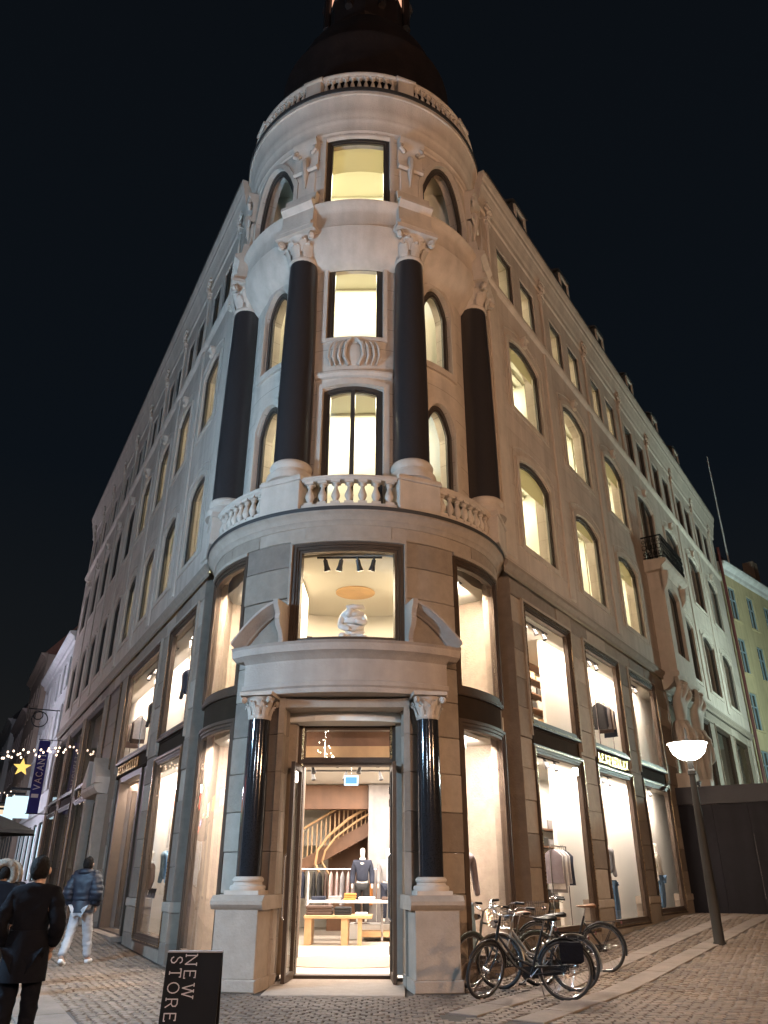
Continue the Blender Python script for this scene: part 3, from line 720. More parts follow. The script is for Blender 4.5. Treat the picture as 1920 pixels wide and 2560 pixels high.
# ================================================================ tower: upper storeys
hs = [(-13.4, 13.4, 7.74, 10.80, .10), (-13.2, 13.2, 11.98, 14.2)]
for sg in (-1, 1):
    a, b = sorted((sg * 33, sg * 52.5)); hs += [(a, b, 7.74, 10.75, .6), (a, b, 11.65, 13.95, .6)]
us = [-94 + 2 * i for i in range(95)]
part('tower_wall', MB().wall(us, [7.5, 14.3], hs, .38, polar(2.72)), 'tower_stone', FT, smooth=25)
hs = [(-15.0, 15.0, 15.65, 18.02)] + [((31 if sg > 0 else -63), (63 if sg > 0 else -31), 15.65, 17.9, 1.2) for sg in (-1, 1)]
part('tower_wall', MB().wall(us, [15.4, 18.4], hs, .38, polar(3.02)), 'tower_stone', FT, smooth=25)
def cwin(t0, t1, z0, z1, rise, R, mull=False, blind=None):
    mp = polar(R); L = archloop(t0, t1, z0, z1, rise, 12) if rise else [(t0 + (t1 - t0) * i / 6, z0) for i in range(7)] + [(t1 - (t1 - t0) * i / 6, z1) for i in range(7)]
    # outline in degrees: convert so that frame width is metric
    k = math.radians(1) * R; L2 = [(a * k, b) for a, b in L]; mpp = lambda x, y, z: mp(x / k, y, z)
    m = MB().frame2(L2, .09, 0, .1, mpp); m.frame2(inset(L2, .085), .05, .03, .08, mpp)
    if mull: m.box(-.045, .045, -.01, .09, z0 + .08, z1 - .08, mpp); m.box(-.03, .03, -.03, .0, z0 + 1.35, z0 + 1.45, mpp)
    f = part('window', m, 'window_paint', FT, smooth=25)
    g = MB(); q = inset(L2, .06)
    x0 = min(p[0] for p in q); x1 = max(p[0] for p in q); n = 8
    def top(x):
        if not rise: return z1 - .06
        s = abs((x - (x0 + x1) / 2) / ((x1 - x0) / 2)); return z1 - .06 - rise + rise * (1 - min(1, s) ** 2.3)
    for i in range(n):
        a, b = x0 + (x1 - x0) * i / n, x0 + (x1 - x0) * (i + 1) / n
        g.face([mpp(a, .055, z0 + .06), mpp(b, .055, z0 + .06), mpp(b, .055, top(b)), mpp(a, .055, top(a))])
    obj('pane', g, MT['glass'], f, FT, smooth=60)
    return f
cwin(-13.4, 13.4, 7.76, 10.80, .10, 2.67, True); cwin(-13.2, 13.2, 11.98, 14.2, 0, 2.67); cwin(-15, 15, 15.65, 18.02, 0, 2.95)
for sg in (-1, 1):
    a, b = sorted((sg * 33, sg * 52.5)); cwin(a, b, 7.76, 10.75, .6, 2.66); cwin(a, b, 11.65, 13.95, .6, 2.66)
    a, b = sorted((sg * 31, sg * 63)); cwin(a, b, 15.65, 17.9, 1.2, 2.95)
def ctrim(t0, t1, z0, z1, rise, R, w, d, nm='architrave', m='limestone'):
    k = math.radians(1) * R; x0, x1 = t0 * k - w, t1 * k + w
    n = 8
    top = list(reversed(arc_pts(x0, x1, z1 + w - rise, rise, 12))) if rise else [(x1 - (x1 - x0) * i / n, z1 + w) for i in range(n + 1)]
    L = [(x0 + (x1 - x0) * i / n, z0) for i in range(n + 1)] + top
    L = [q for i, q in enumerate(L) if q != L[i - 1]]
    return part(nm, MB().frame2(L, w, 0, d + .04, lambda x, y, z: PM(x / k, y - d, z, R)), m, FT, smooth=30)
ctrim(-13.4, 13.4, 7.74, 10.80, .10, 2.72, .12, .06)
ctrim(-13.2, 13.2, 11.96, 14.2, 0, 2.72, .09, .04); ctrim(-15, 15, 15.6, 18.02, 0, 3.02, .10, .04)
for sg in (-1, 1):
    a, b = sorted((sg * 33, sg * 52.5)); ctrim(a, b, 7.74, 10.75, .6, 2.72, .16, .06); ctrim(a, b, 11.6, 13.95, .6, 2.72, .16, .06)
    a, b = sorted((sg * 31, sg * 63)); ctrim(a, b, 15.6, 17.9, 1.2, 3.02, .12, .05)
part('window_hood', MB().ring([(2.7, 10.98), (2.79, 11.00), (2.83, 11.06), (2.83, 11.11), (2.7, 11.14)], -17, 17, 3), 'limestone', FT, smooth=30)
# carved panel between the two windows
m = MB()
for sg in (-1, 1):
    for k, (x, w) in enumerate(((5.5, .034), (8.0, .03), (10.2, .026))):
        m.tube([PM(sg * x, -.01, 11.30, 2.74), PM(sg * (x + 1.2), -.06, 11.5, 2.74), PM(sg * (x + .6), -.07, 11.75, 2.74), PM(sg * (x - 1.0), -.03, 11.92, 2.74)], [w * .7, w * 1.1, w, w * .5], 7)
    m.tube([PM(sg * 2.2, -.02, 11.28, 2.74), PM(sg * 4.2, -.06, 11.5, 2.74), PM(sg * 3.6, -.06, 11.82, 2.74), PM(sg * 1.2, -.04, 11.97, 2.74)], [.03, .042, .042, .03], 7)
m2 = m
cart = MB().lathe([(.001, 11.30), (.12, 11.33), (.19, 11.45), (.21, 11.6), (.17, 11.78), (.08, 11.88), (.001, 11.90)], 14); cart.v = [(a, -2.72 + b * .22, c) for a, b, c in cart.v]; cart.d = {}
m2.add(cart); part('carved_panel', m2, 'limestone', FT, smooth=50)
# bulging apron under the top storey, full round
AP = [(2.70, 13.98), (2.80, 14.02), (2.93, 14.14), (3.08, 14.36), (3.16, 14.60), (3.19, 14.82), (3.20, 14.86), (3.16, 14.90), (3.14, 15.30), (3.18, 15.44), (3.26, 15.52), (3.27, 15.60), (3.0, 15.66)]
part('apron', MB().ring(AP, -95, 95, 2.5), 'limestone', FT, smooth=40)
# great columns
SH_B = MB().lathe([(.365, 8.88), (.366, 10.4), (.350, 12.3), (.320, 14.08)], 36).mesh('column', 40)
BASE_B = MB().lathe([(.47, 8.45), (.49, 8.52), (.47, 8.60), (.40, 8.64), (.385, 8.70), (.42, 8.74), (.43, 8.80), (.40, 8.86), (.37, 8.88)], 32).mesh('column_base', 40)
CAP_B = capital(.315, .80, 1.6).mesh('capital', 40)
PEDB = MB(); PEDB.cbox(-.44, .44, -.36, .5, 7.72, 8.34, .012); PEDB.cbox(-.47, .47, -.39, .5, 8.34, 8.42, .015); PEDB.cbox(-.45, .45, -.37, .5, 8.42, 8.46, .01)
PEDBM = PEDB.mesh('column_pedestal')
IMP = MB(); IMP.extr([(-.44, 14.84), (-.48, 14.92), (-.48, 15.02), (-.40, 15.06), (-.38, 15.5), (-.44, 15.56), (-.50, 15.62), (-.50, 15.70), (-.34, 15.78), (-.30, 16.1), (.3, 16.1), (.3, 14.84)], -.42, .42)
IMPM = IMP.mesh('impost_block')
PIL = MB(); PIL.cbox(-.27, .27, -.16, .3, 16.1, 17.0, .02); PIL.extr([(-.20, 17.0), (-.25, 17.05), (-.25, 17.12), (-.18, 17.16), (-.17, 17.6), (-.24, 17.78), (-.32, 17.92), (-.32, 18.02), (.3, 18.02), (.3, 17.0)], -.33, .33)
for k in (-1, 1): PIL.tube([(k * .2, -.2, 17.85), (k * .3, -.26, 17.75), (k * .3, -.28, 17.62), (k * .2, -.25, 17.56), (k * .16, -.22, 17.64)], .05, 7)
PIL.tube([(0, -.19, 17.5), (0, -.24, 17.3), (0, -.2, 16.9), (0, -.17, 16.5)], [.05, .1, .07, .02], 8)
PILM = PIL.mesh('scroll_pilaster', 35)
for th in (-71.5, -24.8, 24.8, 71.5):
    M = TP(th, 2.88 if abs(th) < 40 else 2.97)
    part('column_pedestal', PEDBM, 'limestone', M)
    c = part('column', SH_B, 'honed_granite', M); obj('column_base', BASE_B, MT['limestone'], c); obj('capital', CAP_B, MT['limestone'], c, M @ T(0, 0, 14.06))
    part('impost_block', IMPM, 'limestone', M); part('scroll_pilaster', PILM, 'limestone', M)
# balustrades
def baluster(h, r):
    m = MB().box(-r, r, -r, r, 0, h * .1)
    m.lathe([(r * .7, h * .1), (r * .45, h * .16), (r * .6, h * .2), (r * 1.0, h * .36), (r * .95, h * .45), (r * .5, h * .66), (r * .42, h * .76), (r * .7, h * .82), (r * .55, h * .86), (r * .8, h * .9)], 12)
    m.box(-r, r, -r, r, h * .9, h)
    return m.mesh('baluster', 40)
BL1, BL2 = baluster(.50, .085), baluster(.56, .06)
def rail(t0, t1, R, z0, h, n, me, w):
    part('bottom_rail', MB().rbar(t0, t1, R - w, R + w, z0, z0 + .06), 'limestone', FT, smooth=30)
    part('top_rail', MB().ring([(R - w, z0 + h - .09), (R + w, z0 + h - .09), (R + w + .03, z0 + h - .05), (R + w + .03, z0 + h), (R - w, z0 + h + .02)], t0, t1, 3), 'limestone', FT, smooth=30)
    for i in range(n):
        part('baluster', me, 'limestone', TP(t0 + (t1 - t0) * (i + .5) / n, R, z0 + .06))
rail(-16.4, 16.4, 3.12, 7.74, .645, 7, BL1, .09)
rail(33, 63, 3.12, 7.74, .645, 8, BL1, .09); rail(-63, -33, 3.12, 7.74, .645, 8, BL1, .09)
# crowning cornice, parapet balustrade, dome and lantern
CT = [(3.0, 17.95), (3.05, 18.0), (3.06, 18.10), (3.09, 18.14), (3.09, 18.40), (3.12, 18.46), (3.14, 18.52), (3.14, 18.60), (3.16, 18.64), (3.17, 18.82), (3.20, 19.02), (3.27, 19.20), (3.30, 19.22), (3.30, 19.34), (2.8, 19.42)]
part('crowning_cornice', MB().ring(CT, -110, 110, 2.5), 'limestone', FT, smooth=35)
part('cornice_flashing', MB().ring([(3.31, 19.31), (3.325, 19.32), (3.325, 19.45), (2.8, 19.48)], -110, 110, 3), 'lead', FT, smooth=35)
def par_ped(th):
    m = MB(); m.cbox(-.22, .22, -.10, .3, 0, .6, .01); m.cbox(-.27, .27, -.15, .3, .6, .70, .015)
    part('parapet_pedestal', m, 'limestone', TP(th, 3.11, 19.46))
rail(-17.5, 17.5, 3.12, 19.47, .70, 11, BL2, .07)
for sg in (-1, 1):
    par_ped(sg * 22); 
    a, b = sorted((sg * 26.5, sg * 56)); rail(a, b, 3.12, 19.47, .70, 9, BL2, .07); par_ped(sg * 60)
    a, b = sorted((sg * 64, sg * 96)); rail(a, b, 3.12, 19.47, .70, 10, BL2, .07)
DM = [(2.72, 19.45), (2.72, 20.5), (2.78, 20.7), (2.72, 20.85), (2.60, 20.95), (2.58, 21.9), (2.50, 22.7), (2.56, 22.85), (2.54, 23.0), (2.34, 23.1), (2.26, 23.6), (2.12, 24.2), (1.85, 24.8), (1.55, 25.2), (1.45, 25.5)]
part('dome', MB().lathe(DM, 48), 'copper_roof', FT, smooth=35)
lt = MB().lathe([(1.45, 25.5), (1.5, 25.6), (1.45, 25.7), (1.40, 25.72), (1.40, 26.9), (1.45, 26.95)], 8); lt.lathe([(1.40, 27.9), (1.55, 28.0), (1.5, 28.2), (1.1, 28.9), (.4, 29.4), (.06, 30.6), (.001, 32)], 8)
for k in range(8):
    a = R_(45 * k + 22.5); lt.tube([(1.38 * math.cos(a), 1.38 * math.sin(a), 26.2), (1.38 * math.cos(a), 1.38 * math.sin(a), 28.0)], .13, 6)
part('lantern', lt, 'copper_roof', FT)
lg = glow('lantern_glow', (1.0, .50, .32), 1.2)
for k in range(8):
    a0, a1 = R_(45 * k + 28), R_(45 * k + 62); r = 1.30
    m = MB(); m.face([(r * math.cos(a0), r * math.sin(a0), 26.95), (r * math.cos(a1), r * math.sin(a1), 26.95), (r * math.cos(a1), r * math.sin(a1), 27.9), (r * math.cos(a0), r * math.sin(a0), 27.9)])
    part('lantern_window', m, 'lantern_glow' if k != 5 else 'copper_roof', FT @ RZ(22.5 - 22.5 if k < 0 else 0))
# ================================================================ rooms behind the windows
def wedge(z0, z1, inset_=.35, depth=9.0):
    # floor plate: tower arc plus both wings
    pts = []
    a0 = [C0 + nL * (OFF - inset_) + dL * 26.5, C0 + nL * (OFF - inset_) + dL * 1.3]
    pts += a0
    for i in range(13):
        q = FT @ Vector(PM(-70 + 140 * i / 12, 0, 0, 2.62)); pts.append(q)
    pts += [C0 + nR * (OFF - inset_) + dR * 1.3, C0 + nR * (OFF - inset_) + dR * 28.2]
    m = MB(); n = len(pts); lo = [(p.x, p.y, z0) for p in pts]; hi = [(p.x, p.y, z1) for p in pts]
    m.face(list(reversed(lo))); m.face(hi)
    for i in range(n): j = (i + 1) % n; m.face([lo[i], lo[j], hi[j], hi[i]])
    return m
for nm, z0, z1, mm in (('floor_plate', -.2, .012, 'shop_floor'), ('floor_plate', 3.9, 4.40, 'plaster_white'), ('floor_plate', 6.98, 7.7, 'plaster_white'), ('floor_plate', 11.2, 11.6, 'office_wall'), ('floor_plate', 14.95, 15.6, 'office_wall'), ('floor_plate', 18.2, 18.5, 'office_wall')):
    part(nm, wedge(z0, z1), mm, Matrix())
for F, sg, e in ((FR, 1, 28.2), (FL, -1, 26.5)):
    for z0, z1 in ((7.7, 11.2), (11.6, 14.95), (15.6, 18.2)):
        a, b = sorted((sg * 1.6, sg * e)); m = MB().box(a, b, 2.9, 3.0, z0, z1)
        for q in (1.62, 13.3): a, b = sorted((sg * q, sg * (q + .1))); m.box(a, b, .35, 2.9, z0, z1)
        part('room_wall', m, 'office_wall', F)
        # window-side ceiling mouldings and a pier wall between rooms
        a, b = sorted((sg * 1.75, sg * 13.2)); m = MB()
        for y in (.75, 1.0, 1.22): m.box(a, b, y, y + .06, z1 - .07, z1)
        part('ceiling_moulding', m, 'office_wall', F)
        for q in ((5.3, 9.1) if sg > 0 else (4.65, 7.35, 10.0)):
            a, b = sorted((sg * q, sg * (q + .12))); part('room_wall', MB().box(a, b, .7, 2.9, z0, z1), 'office_wall', F)
    for z0, z1 in ((.012, 3.9), (4.4, 6.98)):
        a, b = sorted((sg * 17.0, sg * e)); part('room_wall', MB().box(a, b, 2.2, 2.3, z0, z1), 'plaster_white', F)
for z0, z1 in ((7.7, 11.2), (11.6, 14.95), (15.6, 18.2)):
    part('room_wall', MB().box(-2.6, 2.6, -1.0, -.9, z0, z1), 'office_wall', FT)
    if z0 > 15:
        for sg in (-1, 1): part('room_wall', MB().box(min(sg * 1.0, sg * 1.05), max(sg * 1.0, sg * 1.05), -2.68, -1.0, z0, z1), 'office_wall', FT)  # partitions added to keep the side windows unlit
# white display panels behind the shop windows
for z0, z1 in ((.012, 3.9), (4.4, 6.98)):
    part('display_panel', MB().box(5.1, 17.0, .85, .93, z0, z1 - .004), 'plaster_white', FR)
    part('room_wall', MB().box(2.4, 17.0, 2.4, 2.5, z0, z1), 'plaster_white', FR)
    part('display_panel', MB().box(-17.0, -3.2, 1.0, 1.08, z0, z1 - .004), 'plaster_white', FL)
for sg in (-1, 1):
    a, b = sorted((sg * 44, sg * 92)); part('display_panel', MB().rbar(a, b, 1.90, 1.96, .012, 3.89), 'plaster_white', FT, smooth=30)
    part('display_panel', MB().rbar(a, b, 1.90, 1.96, 4.4, 6.97), 'plaster_white', FT, smooth=30)

su = None
for z0 in (.012, 4.4):
    su = thing('shelf_unit', 'walnut wall shelves of folded clothes behind the %s first right wing window' % ('lower' if z0 < 1 else 'upper'), 'shelf', FR @ T(7.5, 2.2, z0))
    for k in range(6): obj('shelf', MB().box(5.2, 9.6, 2.05, 2.39, z0 + .45 + .42 * k, z0 + .49 + .42 * k), MT['walnut'], su, FR)
    r9 = random.Random(int(z0) + 2)
    for k in range(6):
        for i in range(9): obj('folded_pile', MB().cbox(0, .36, 0, .28, 0, r9.uniform(.1, .26), .01), MT[r9.choice(['plaster_white', 'concrete', 'walnut', 'oak', 'lead'])], su, FR @ T(5.3 + .47 * i, 2.08, z0 + .492 + .42 * k))

# blinds drawn to different heights and ceiling lamps in the offices
rb = random.Random(21)
for i, c in enumerate(BAYR[:3]):
    for z1, h in ((10.9, 2.5), (14.62, 2.4)):
        if rb.random() < .5: part('roller_blind', MB().box(c - .95, c + .95, .12, .125, z1 - h * rb.choice((.14, .2, .26)), z1), 'blind_cloth', FR)
    for zc in (11.2, 14.95): part('pendant_lamp', MB().tube([(0, 0, 0), (0, 0, -.5)], .008, 5).lathe([(.05, -.5), (.2, -.62), (.22, -.68)], 14, cap=False), 'white_lacquer', FR @ T(c + .6, 1.0, zc), smooth=50)
for i, c in enumerate(BAYL[:4]):
    if i % 2: part('roller_blind', MB().box(-c - .7, -c + .7, .12, .125, 9.9, 10.7), 'blind_cloth', FL)
# ================================================================ lettering drawn with strokes
GL = {
 'B': (.62, [[(0, 0), (0, 1)], [(0, 1), (.35, 1), (.5, .9), (.5, .65), (.35, .53), (0, .53)], [(.35, .53), (.58, .42), (.6, .12), (.4, 0), (0, 0)]]),
 'E': (.55, [[(0, 0), (0, 1)], [(0, 1), (.5, 1), (.5, .9)], [(0, .52), (.38, .52)], [(0, 0), (.55, 0), (.55, .1)]]),
 'S': (.52, [[(.48, .82), (.42, .95), (.25, 1), (.08, .93), (.03, .76), (.12, .6), (.36, .46), (.48, .3), (.44, .1), (.27, 0), (.1, .05), (.02, .2)]]),
 'T': (.62, [[(.31, 0), (.31, 1)], [(0, .9), (0, 1), (.62, 1), (.62, .9)], [(.2, 0), (.42, 0)]]),
 'L': (.5, [[(0, 1), (0, 0), (.5, 0), (.5, .1)], [(-.08, 1), (.1, 1)]]),
 'R': (.62, [[(0, 0), (0, 1), (.36, 1), (.52, .88), (.52, .64), (.36, .5), (0, .5)], [(.3, .5), (.6, 0)], [(-.08, 0), (.1, 0)]]),
 'N': (.68, [[(0, 0), (0, 1), (.68, 0), (.68, 1)], [(-.09, 0), (.09, 0)], [(.58, 1), (.78, 1)], [(-.1, 1), (.02, 1)]]),
 'W': (.95, [[(0, 1), (.25, 0), (.48, 1), (.71, 0), (.95, 1)], [(-.1, 1), (.12, 1)], [(.38, 1), (.56, 1)], [(.84, 1), (1.05, 1)]]),
 'O': (.78, [[(.39 + .39 * math.sin(R_(24 * i)), .5 + .5 * math.cos(R_(24 * i))) for i in range(16)]]),
 'V': (.7, [[(0, 1), (.35, 0), (.7, 1)]]), 'A': (.72, [[(0, 0), (.36, 1), (.72, 0)], [(.14, .36), (.58, .36)]]),
 'C': (.66, [[(.63, .82), (.5, .95), (.35, 1), (.12, .88), (0, .6), (0, .4), (.12, .12), (.35, 0), (.5, .05), (.63, .18)]]),
}
def stroke(m, pts, w, d):
    for a, b in zip(pts, pts[1:]):
        a, b = Vector(a), Vector(b); t = (b - a).normalized(); n = Vector((-t.y, t.x)) * w / 2; a = a - t * w * .35; b = b + t * w * .35
        q = [a - n, b - n, b + n, a + n]
        m.hexa([(p.x, -d, p.y) for p in (q[0], q[1])] + [(p.x, 0, p.y) for p in (q[1], q[0])] + [(p.x, -d, p.y) for p in (q[3], q[2])] + [(p.x, 0, p.y) for p in (q[2], q[3])])
def lettering(text, h, w, d, gap=.28):
    out = []; x = 0
    for ch in text:
        if ch == ' ': x += .5 * h; continue
        wd_, st = GL[ch]; m = MB()
        for s in st: stroke(m, [(p[0] * h, p[1] * h) for p in s], w, d)
        out.append((x, m)); x += (wd_ + gap) * h
    return out, x - gap * h
def sign(text, F, parent, x0, x1, z, y, h, w, m, d=.03):
    ls, L = lettering(text, h, w, d); k = (x1 - x0) / L
    for x, mb in ls: obj('letter', mb, MT[m], parent, F @ T(x0 + x * k, y, z))
sp1 = part('sign_board', MB().box(5.95, 8.54, .02, .06, 3.975, 4.265), 'spandrel_bronze', FR); sign('BESTSELLER', FR, sp1, 6.1, 8.4, 4.02, .018, .20, .032, 'gold')
sp2 = part('sign_board', MB().box(-9.5, -5.6, .02, .06, 3.975, 4.265), 'spandrel_bronze', FL); sign('BESTSELLER', FL, sp2, -9.2, -6.45, 4.02, .018, .21, .034, 'gold')
sp3 = part('sign_board', MB().box(-17.4, -13.8, .02, .06, 3.975, 4.265), 'spandrel_bronze', FL); sign('BESTSELLER', FL, sp3, -16.7, -13.9, 4.02, .018, .20, .032, 'gold')
# ---------------------------------------------------------------- oriel on the right wing
OX0, OX1, OY = 13.3, 15.9, -.58
m = MB().wall([OX0, OX1], [7.62, 11.2], [(13.85, 15.35, 8.35, 10.9, .26)], .25, lambda u, y, z: (u, y + OY, z))
part('oriel_front', m, 'limestone', FR)
for x in (OX0, OX1 - .004): part('oriel_side', MB().box(x, x + .004, OY, .0, 7.62, 11.2), 'limestone', FR)
window(FR @ T(14.6, OY + .12, 8.35), WOR := win_mesh(1.5, 2.55, .26, 0))
part('oriel_corbel', MB().extr([(-.05, 7.05), (-.2, 7.12), (-.42, 7.3), (OY - .05, 7.5), (OY - .05, 7.63), (0, 7.64)], OX0 - .05, OX1 + .05), 'limestone', FR)
part('balcony_slab', MB().extr([(-.05, 11.18), (OY - .02, 11.2), (OY - .08, 11.32), (OY - .22, 11.42), (OY - .26, 11.44), (OY - .26, 11.58), (0, 11.62)], OX0 - .22, OX1 + .22), 'limestone', FR)
for k in (OX0 + .1, OX1 - .1): part('oriel_bracket', MB().extr([(OY - .02, 10.5), (OY - .14, 10.7), (OY - .2, 11.0), (OY - .2, 11.2), (OY + .1, 11.2), (OY + .1, 10.5)], k - .1, k + .1), 'limestone', FR)
br = part('balcony_railing', MB().tube([(OX0 - .12, .0, 12.5), (OX0 - .12, OY - .18, 12.5), (OX1 + .12, OY - .18, 12.5), (OX1 + .12, 0, 12.5)], .03, 6), 'iron', FR)
obj('bottom_bar', MB().tube([(OX0 - .12, .0, 11.7), (OX0 - .12, OY - .18, 11.7), (OX1 + .12, OY - .18, 11.7), (OX1 + .12, 0, 11.7)], .02, 6), MT['iron'], br)
pk = MB()
def picket(x, y, ax):
    pk.tube([(x, y, 11.6), (x, y, 12.5)], .014, 5)
    for zz, r in ((11.85, .05), (12.1, .075), (12.33, .05)):
        pk.tube([(x + (r * math.cos(R_(45 * i)) + .08 if ax else 0), y + (0 if ax else r * math.cos(R_(45 * i)) + .08), zz + r * 1.3 * math.sin(R_(45 * i))) for i in range(8)], .012, 4, closed=True)
for i in range(18): picket(OX0 - .1 + i * .165, OY - .18, True)
for i in range(4): picket(OX0 - .12, OY - .15 + i * .17, False); picket(OX1 + .12, OY - .15 + i * .17, False)
o = obj('scroll_pickets', pk, MT['iron'], br); tag(o, kind='stuff')
# ---------------------------------------------------------------- bodies grown from a skeleton
from mathutils import noise as _nz
def skin(name, joints, edges, subs=2, wr=0, quilt=0):
    """joints: {key: (x,y,z,radius or (rx,ry))}; first key is the root."""
    me = bpy.data.meshes.new(name); keys = list(joints); ix = {k: i for i, k in enumerate(keys)}
    me.from_pydata([joints[k][:3] for k in keys], [(ix[a], ix[b]) for a, b in edges], [])
    o = bpy.data.objects.new(name, me); COL.objects.link(o)
    md = o.modifiers.new('s', 'SKIN'); md.use_smooth_shade = True
    for i, k in enumerate(keys):
        r = joints[k][3]; sv = me.skin_vertices[0].data[i]
        sv.radius = (r, r) if not isinstance(r, tuple) else r; sv.use_root = (i == 0)
    sb = o.modifiers.new('u', 'SUBSURF'); sb.levels = subs; sb.render_levels = subs
    dg = bpy.context.evaluated_depsgraph_get()
    out = bpy.data.meshes.new_from_object(o.evaluated_get(dg)); out.name = name
    bpy.data.objects.remove(o, do_unlink=True)
    out.polygons.foreach_set('use_smooth', [True] * len(out.polygons))
    if wr or quilt:
        ns = [v.normal.copy() for v in out.vertices]
        for v, nn in zip(out.vertices, ns):
            c = v.co; d = wr * (_nz.noise(Vector((c.x * 9, c.y * 9, c.z * 16))) + .6 * _nz.noise(Vector((c.x * 22, c.y * 22, c.z * 30))))
            if quilt: d += quilt * (abs(math.sin(c.z * math.pi / .095)) ** .6 - .6)
            v.co = c + nn * d
        out.update()
    return out
# two stone bearers (atlantes) under the oriel: bare torso, raised arms, robe running into a tapering shaft
def bearer(sg):
    J = {'pel': (0, 0, 1.35, (.20, .16)), 'wst': (0, -.02, 1.62, (.18, .14)), 'chs': (0, -.05, 2.0, (.27, .20)), 'nck': (0, -.09, 2.30, (.10, .10)), 'hd0': (.02, -.15, 2.42, (.12, .13)), 'hd': (.03, -.18, 2.58, (.135, .15)), 'hd2': (.03, -.16, 2.70, (.10, .11)),
         'sL': (-.27, -.05, 2.16, .115), 'eL': (-.43, -.20, 2.42, .085), 'wL': (-.30, -.14, 2.78, .06), 'hL': (-.22, -.10, 2.86, .06),
         'sR': (.27, -.05, 2.16, .115), 'eR': (.42, -.22, 2.38, .085), 'wR': (.26, -.20, 2.72, .06), 'hR': (.16, -.14, 2.84, .06)}
    E = [('pel', 'wst'), ('wst', 'chs'), ('chs', 'nck'), ('nck', 'hd0'), ('hd0', 'hd'), ('hd', 'hd2'), ('chs', 'sL'), ('sL', 'eL'), ('eL', 'wL'), ('wL', 'hL'), ('chs', 'sR'), ('sR', 'eR'), ('eR', 'wR'), ('wR', 'hR')]
    if sg < 0: J = {k: (-v[0],) + v[1:] for k, v in J.items()}
    return skin('bearer', J, E)
def robe():
    m = MB(); rings = []
    for z, rx, ry, am in ((0, .17, .14, .02), (.4, .20, .17, .03), (.9, .25, .21, .035), (1.3, .27, .22, .03), (1.52, .24, .19, .02), (1.58, .20, .16, .01)):
        rings.append([((rx + am * math.sin(9 * t + z * 2)) * math.cos(t), (ry + am * math.cos(9 * t + z * 2)) * math.sin(t) - .01, z) for t in [2 * math.pi * i / 54 for i in range(54)]])
    m.loft(rings)
    for k in range(3): m.tube([(-.22 + .1 * k, -.16, 1.5 - .1 * k), (-.05 + .08 * k, -.27, 1.25 - .12 * k), (.18, -.24, 1.05 - .2 * k), (.25, -.1, .9 - .2 * k)], [.03, .055, .05, .02], 7)
    return m.mesh('robe', 60)
def curls(sg):
    m = MB(); r = random.Random(3)
    for i in range(60):
        a = r.uniform(-3.1, 3.1); e = r.uniform(-.6, 1.5); c = Vector((sg * .03 + .15 * math.cos(e) * math.sin(a), -.15 + .16 * math.cos(e) * math.cos(a), 2.60 + .16 * math.sin(e)))
        if c.y < -.22 and c.z < 2.64 and c.z > 2.5: continue
        m.lathe([(.001, -.04), (.035, -.02), (.042, .01), (.02, .04), (.001, .045)], 6); n = len(m.v)
        for q in range(n - 26 if n >= 26 else 0, n): pass
    out = MB(); r = random.Random(3)
    for i in range(70):
        a = r.uniform(-3.1, 3.1); e = r.uniform(-.7, 1.5); c = Vector((sg * .03 + .14 * math.cos(e) * math.sin(a), -.16 - .15 * math.cos(e) * math.cos(a), 2.60 + .15 * math.sin(e)))
        if math.cos(a) > .45 and -.45 < e < .35: continue
        b = MB().lathe([(.001, -.04), (.035, -.02), (.042, .01), (.02, .04), (.001, .045)], 6); out.add(b, T(*c))
    return out.mesh('curls', 50)
for s, sg in ((13.55, 1), (15.75, -1)):
    M = FR @ T(s, -.36, 4.35) @ SC(1.4, 1.3, 1.08)
    f = part('stone_bearer', bearer(sg), 'limestone', M); obj('robe', robe(), MT['limestone'], f); obj('hair', curls(sg), MT['limestone'], f)
    part('bearer_shaft', MB().hexa([(-.16, -.42, 0), (.16, -.42, 0), (.16, .05, 0), (-.16, .05, 0), (-.26, -.55, 4.42), (.26, -.55, 4.42), (.26, .05, 4.42), (-.26, .05, 4.42)]), 'limestone', FR @ T(s, 0, 0))
# ---------------------------------------------------------------- second portal with pediment on the left wing
m = MB().extr([(-.02, 3.62), (-.3, 3.66), (-.36, 3.72), (-.42, 3.80), (-.42, 3.90), (0, 3.95)], -13.0, -10.4); part('portal_cornice', m, 'limestone', FL)
for a, b in ((-13.0, -12.2), (-10.4, -11.2)):
    m = MB(); d = 1 if b > a else -1
    lo = [(a, 3.93), (b, 3.93), (b, 4.62), (b - d * .0, 4.72), (a, 4.10)]
    if d < 0: lo = [(p[0], p[1]) for p in lo][::-1]
    m.face([(x, -.42, z) for x, z in lo]); m.face([(x, 0, z) for x, z in reversed(lo)])
    for i in range(len(lo)):
        p, q = lo[i], lo[(i + 1) % len(lo)]; m.face([(p[0], -.42, p[1]), (p[0], 0, p[1]), (q[0], 0, q[1]), (q[0], -.42, q[1])])
    part('pediment_half', m, 'limestone', FL)
for x in (-12.85, -10.55): part('portal_pilaster', MB().cbox(x - .16, x + .16, -.28, .05, .1, 3.62, .02), 'sandstone_pale', FL)
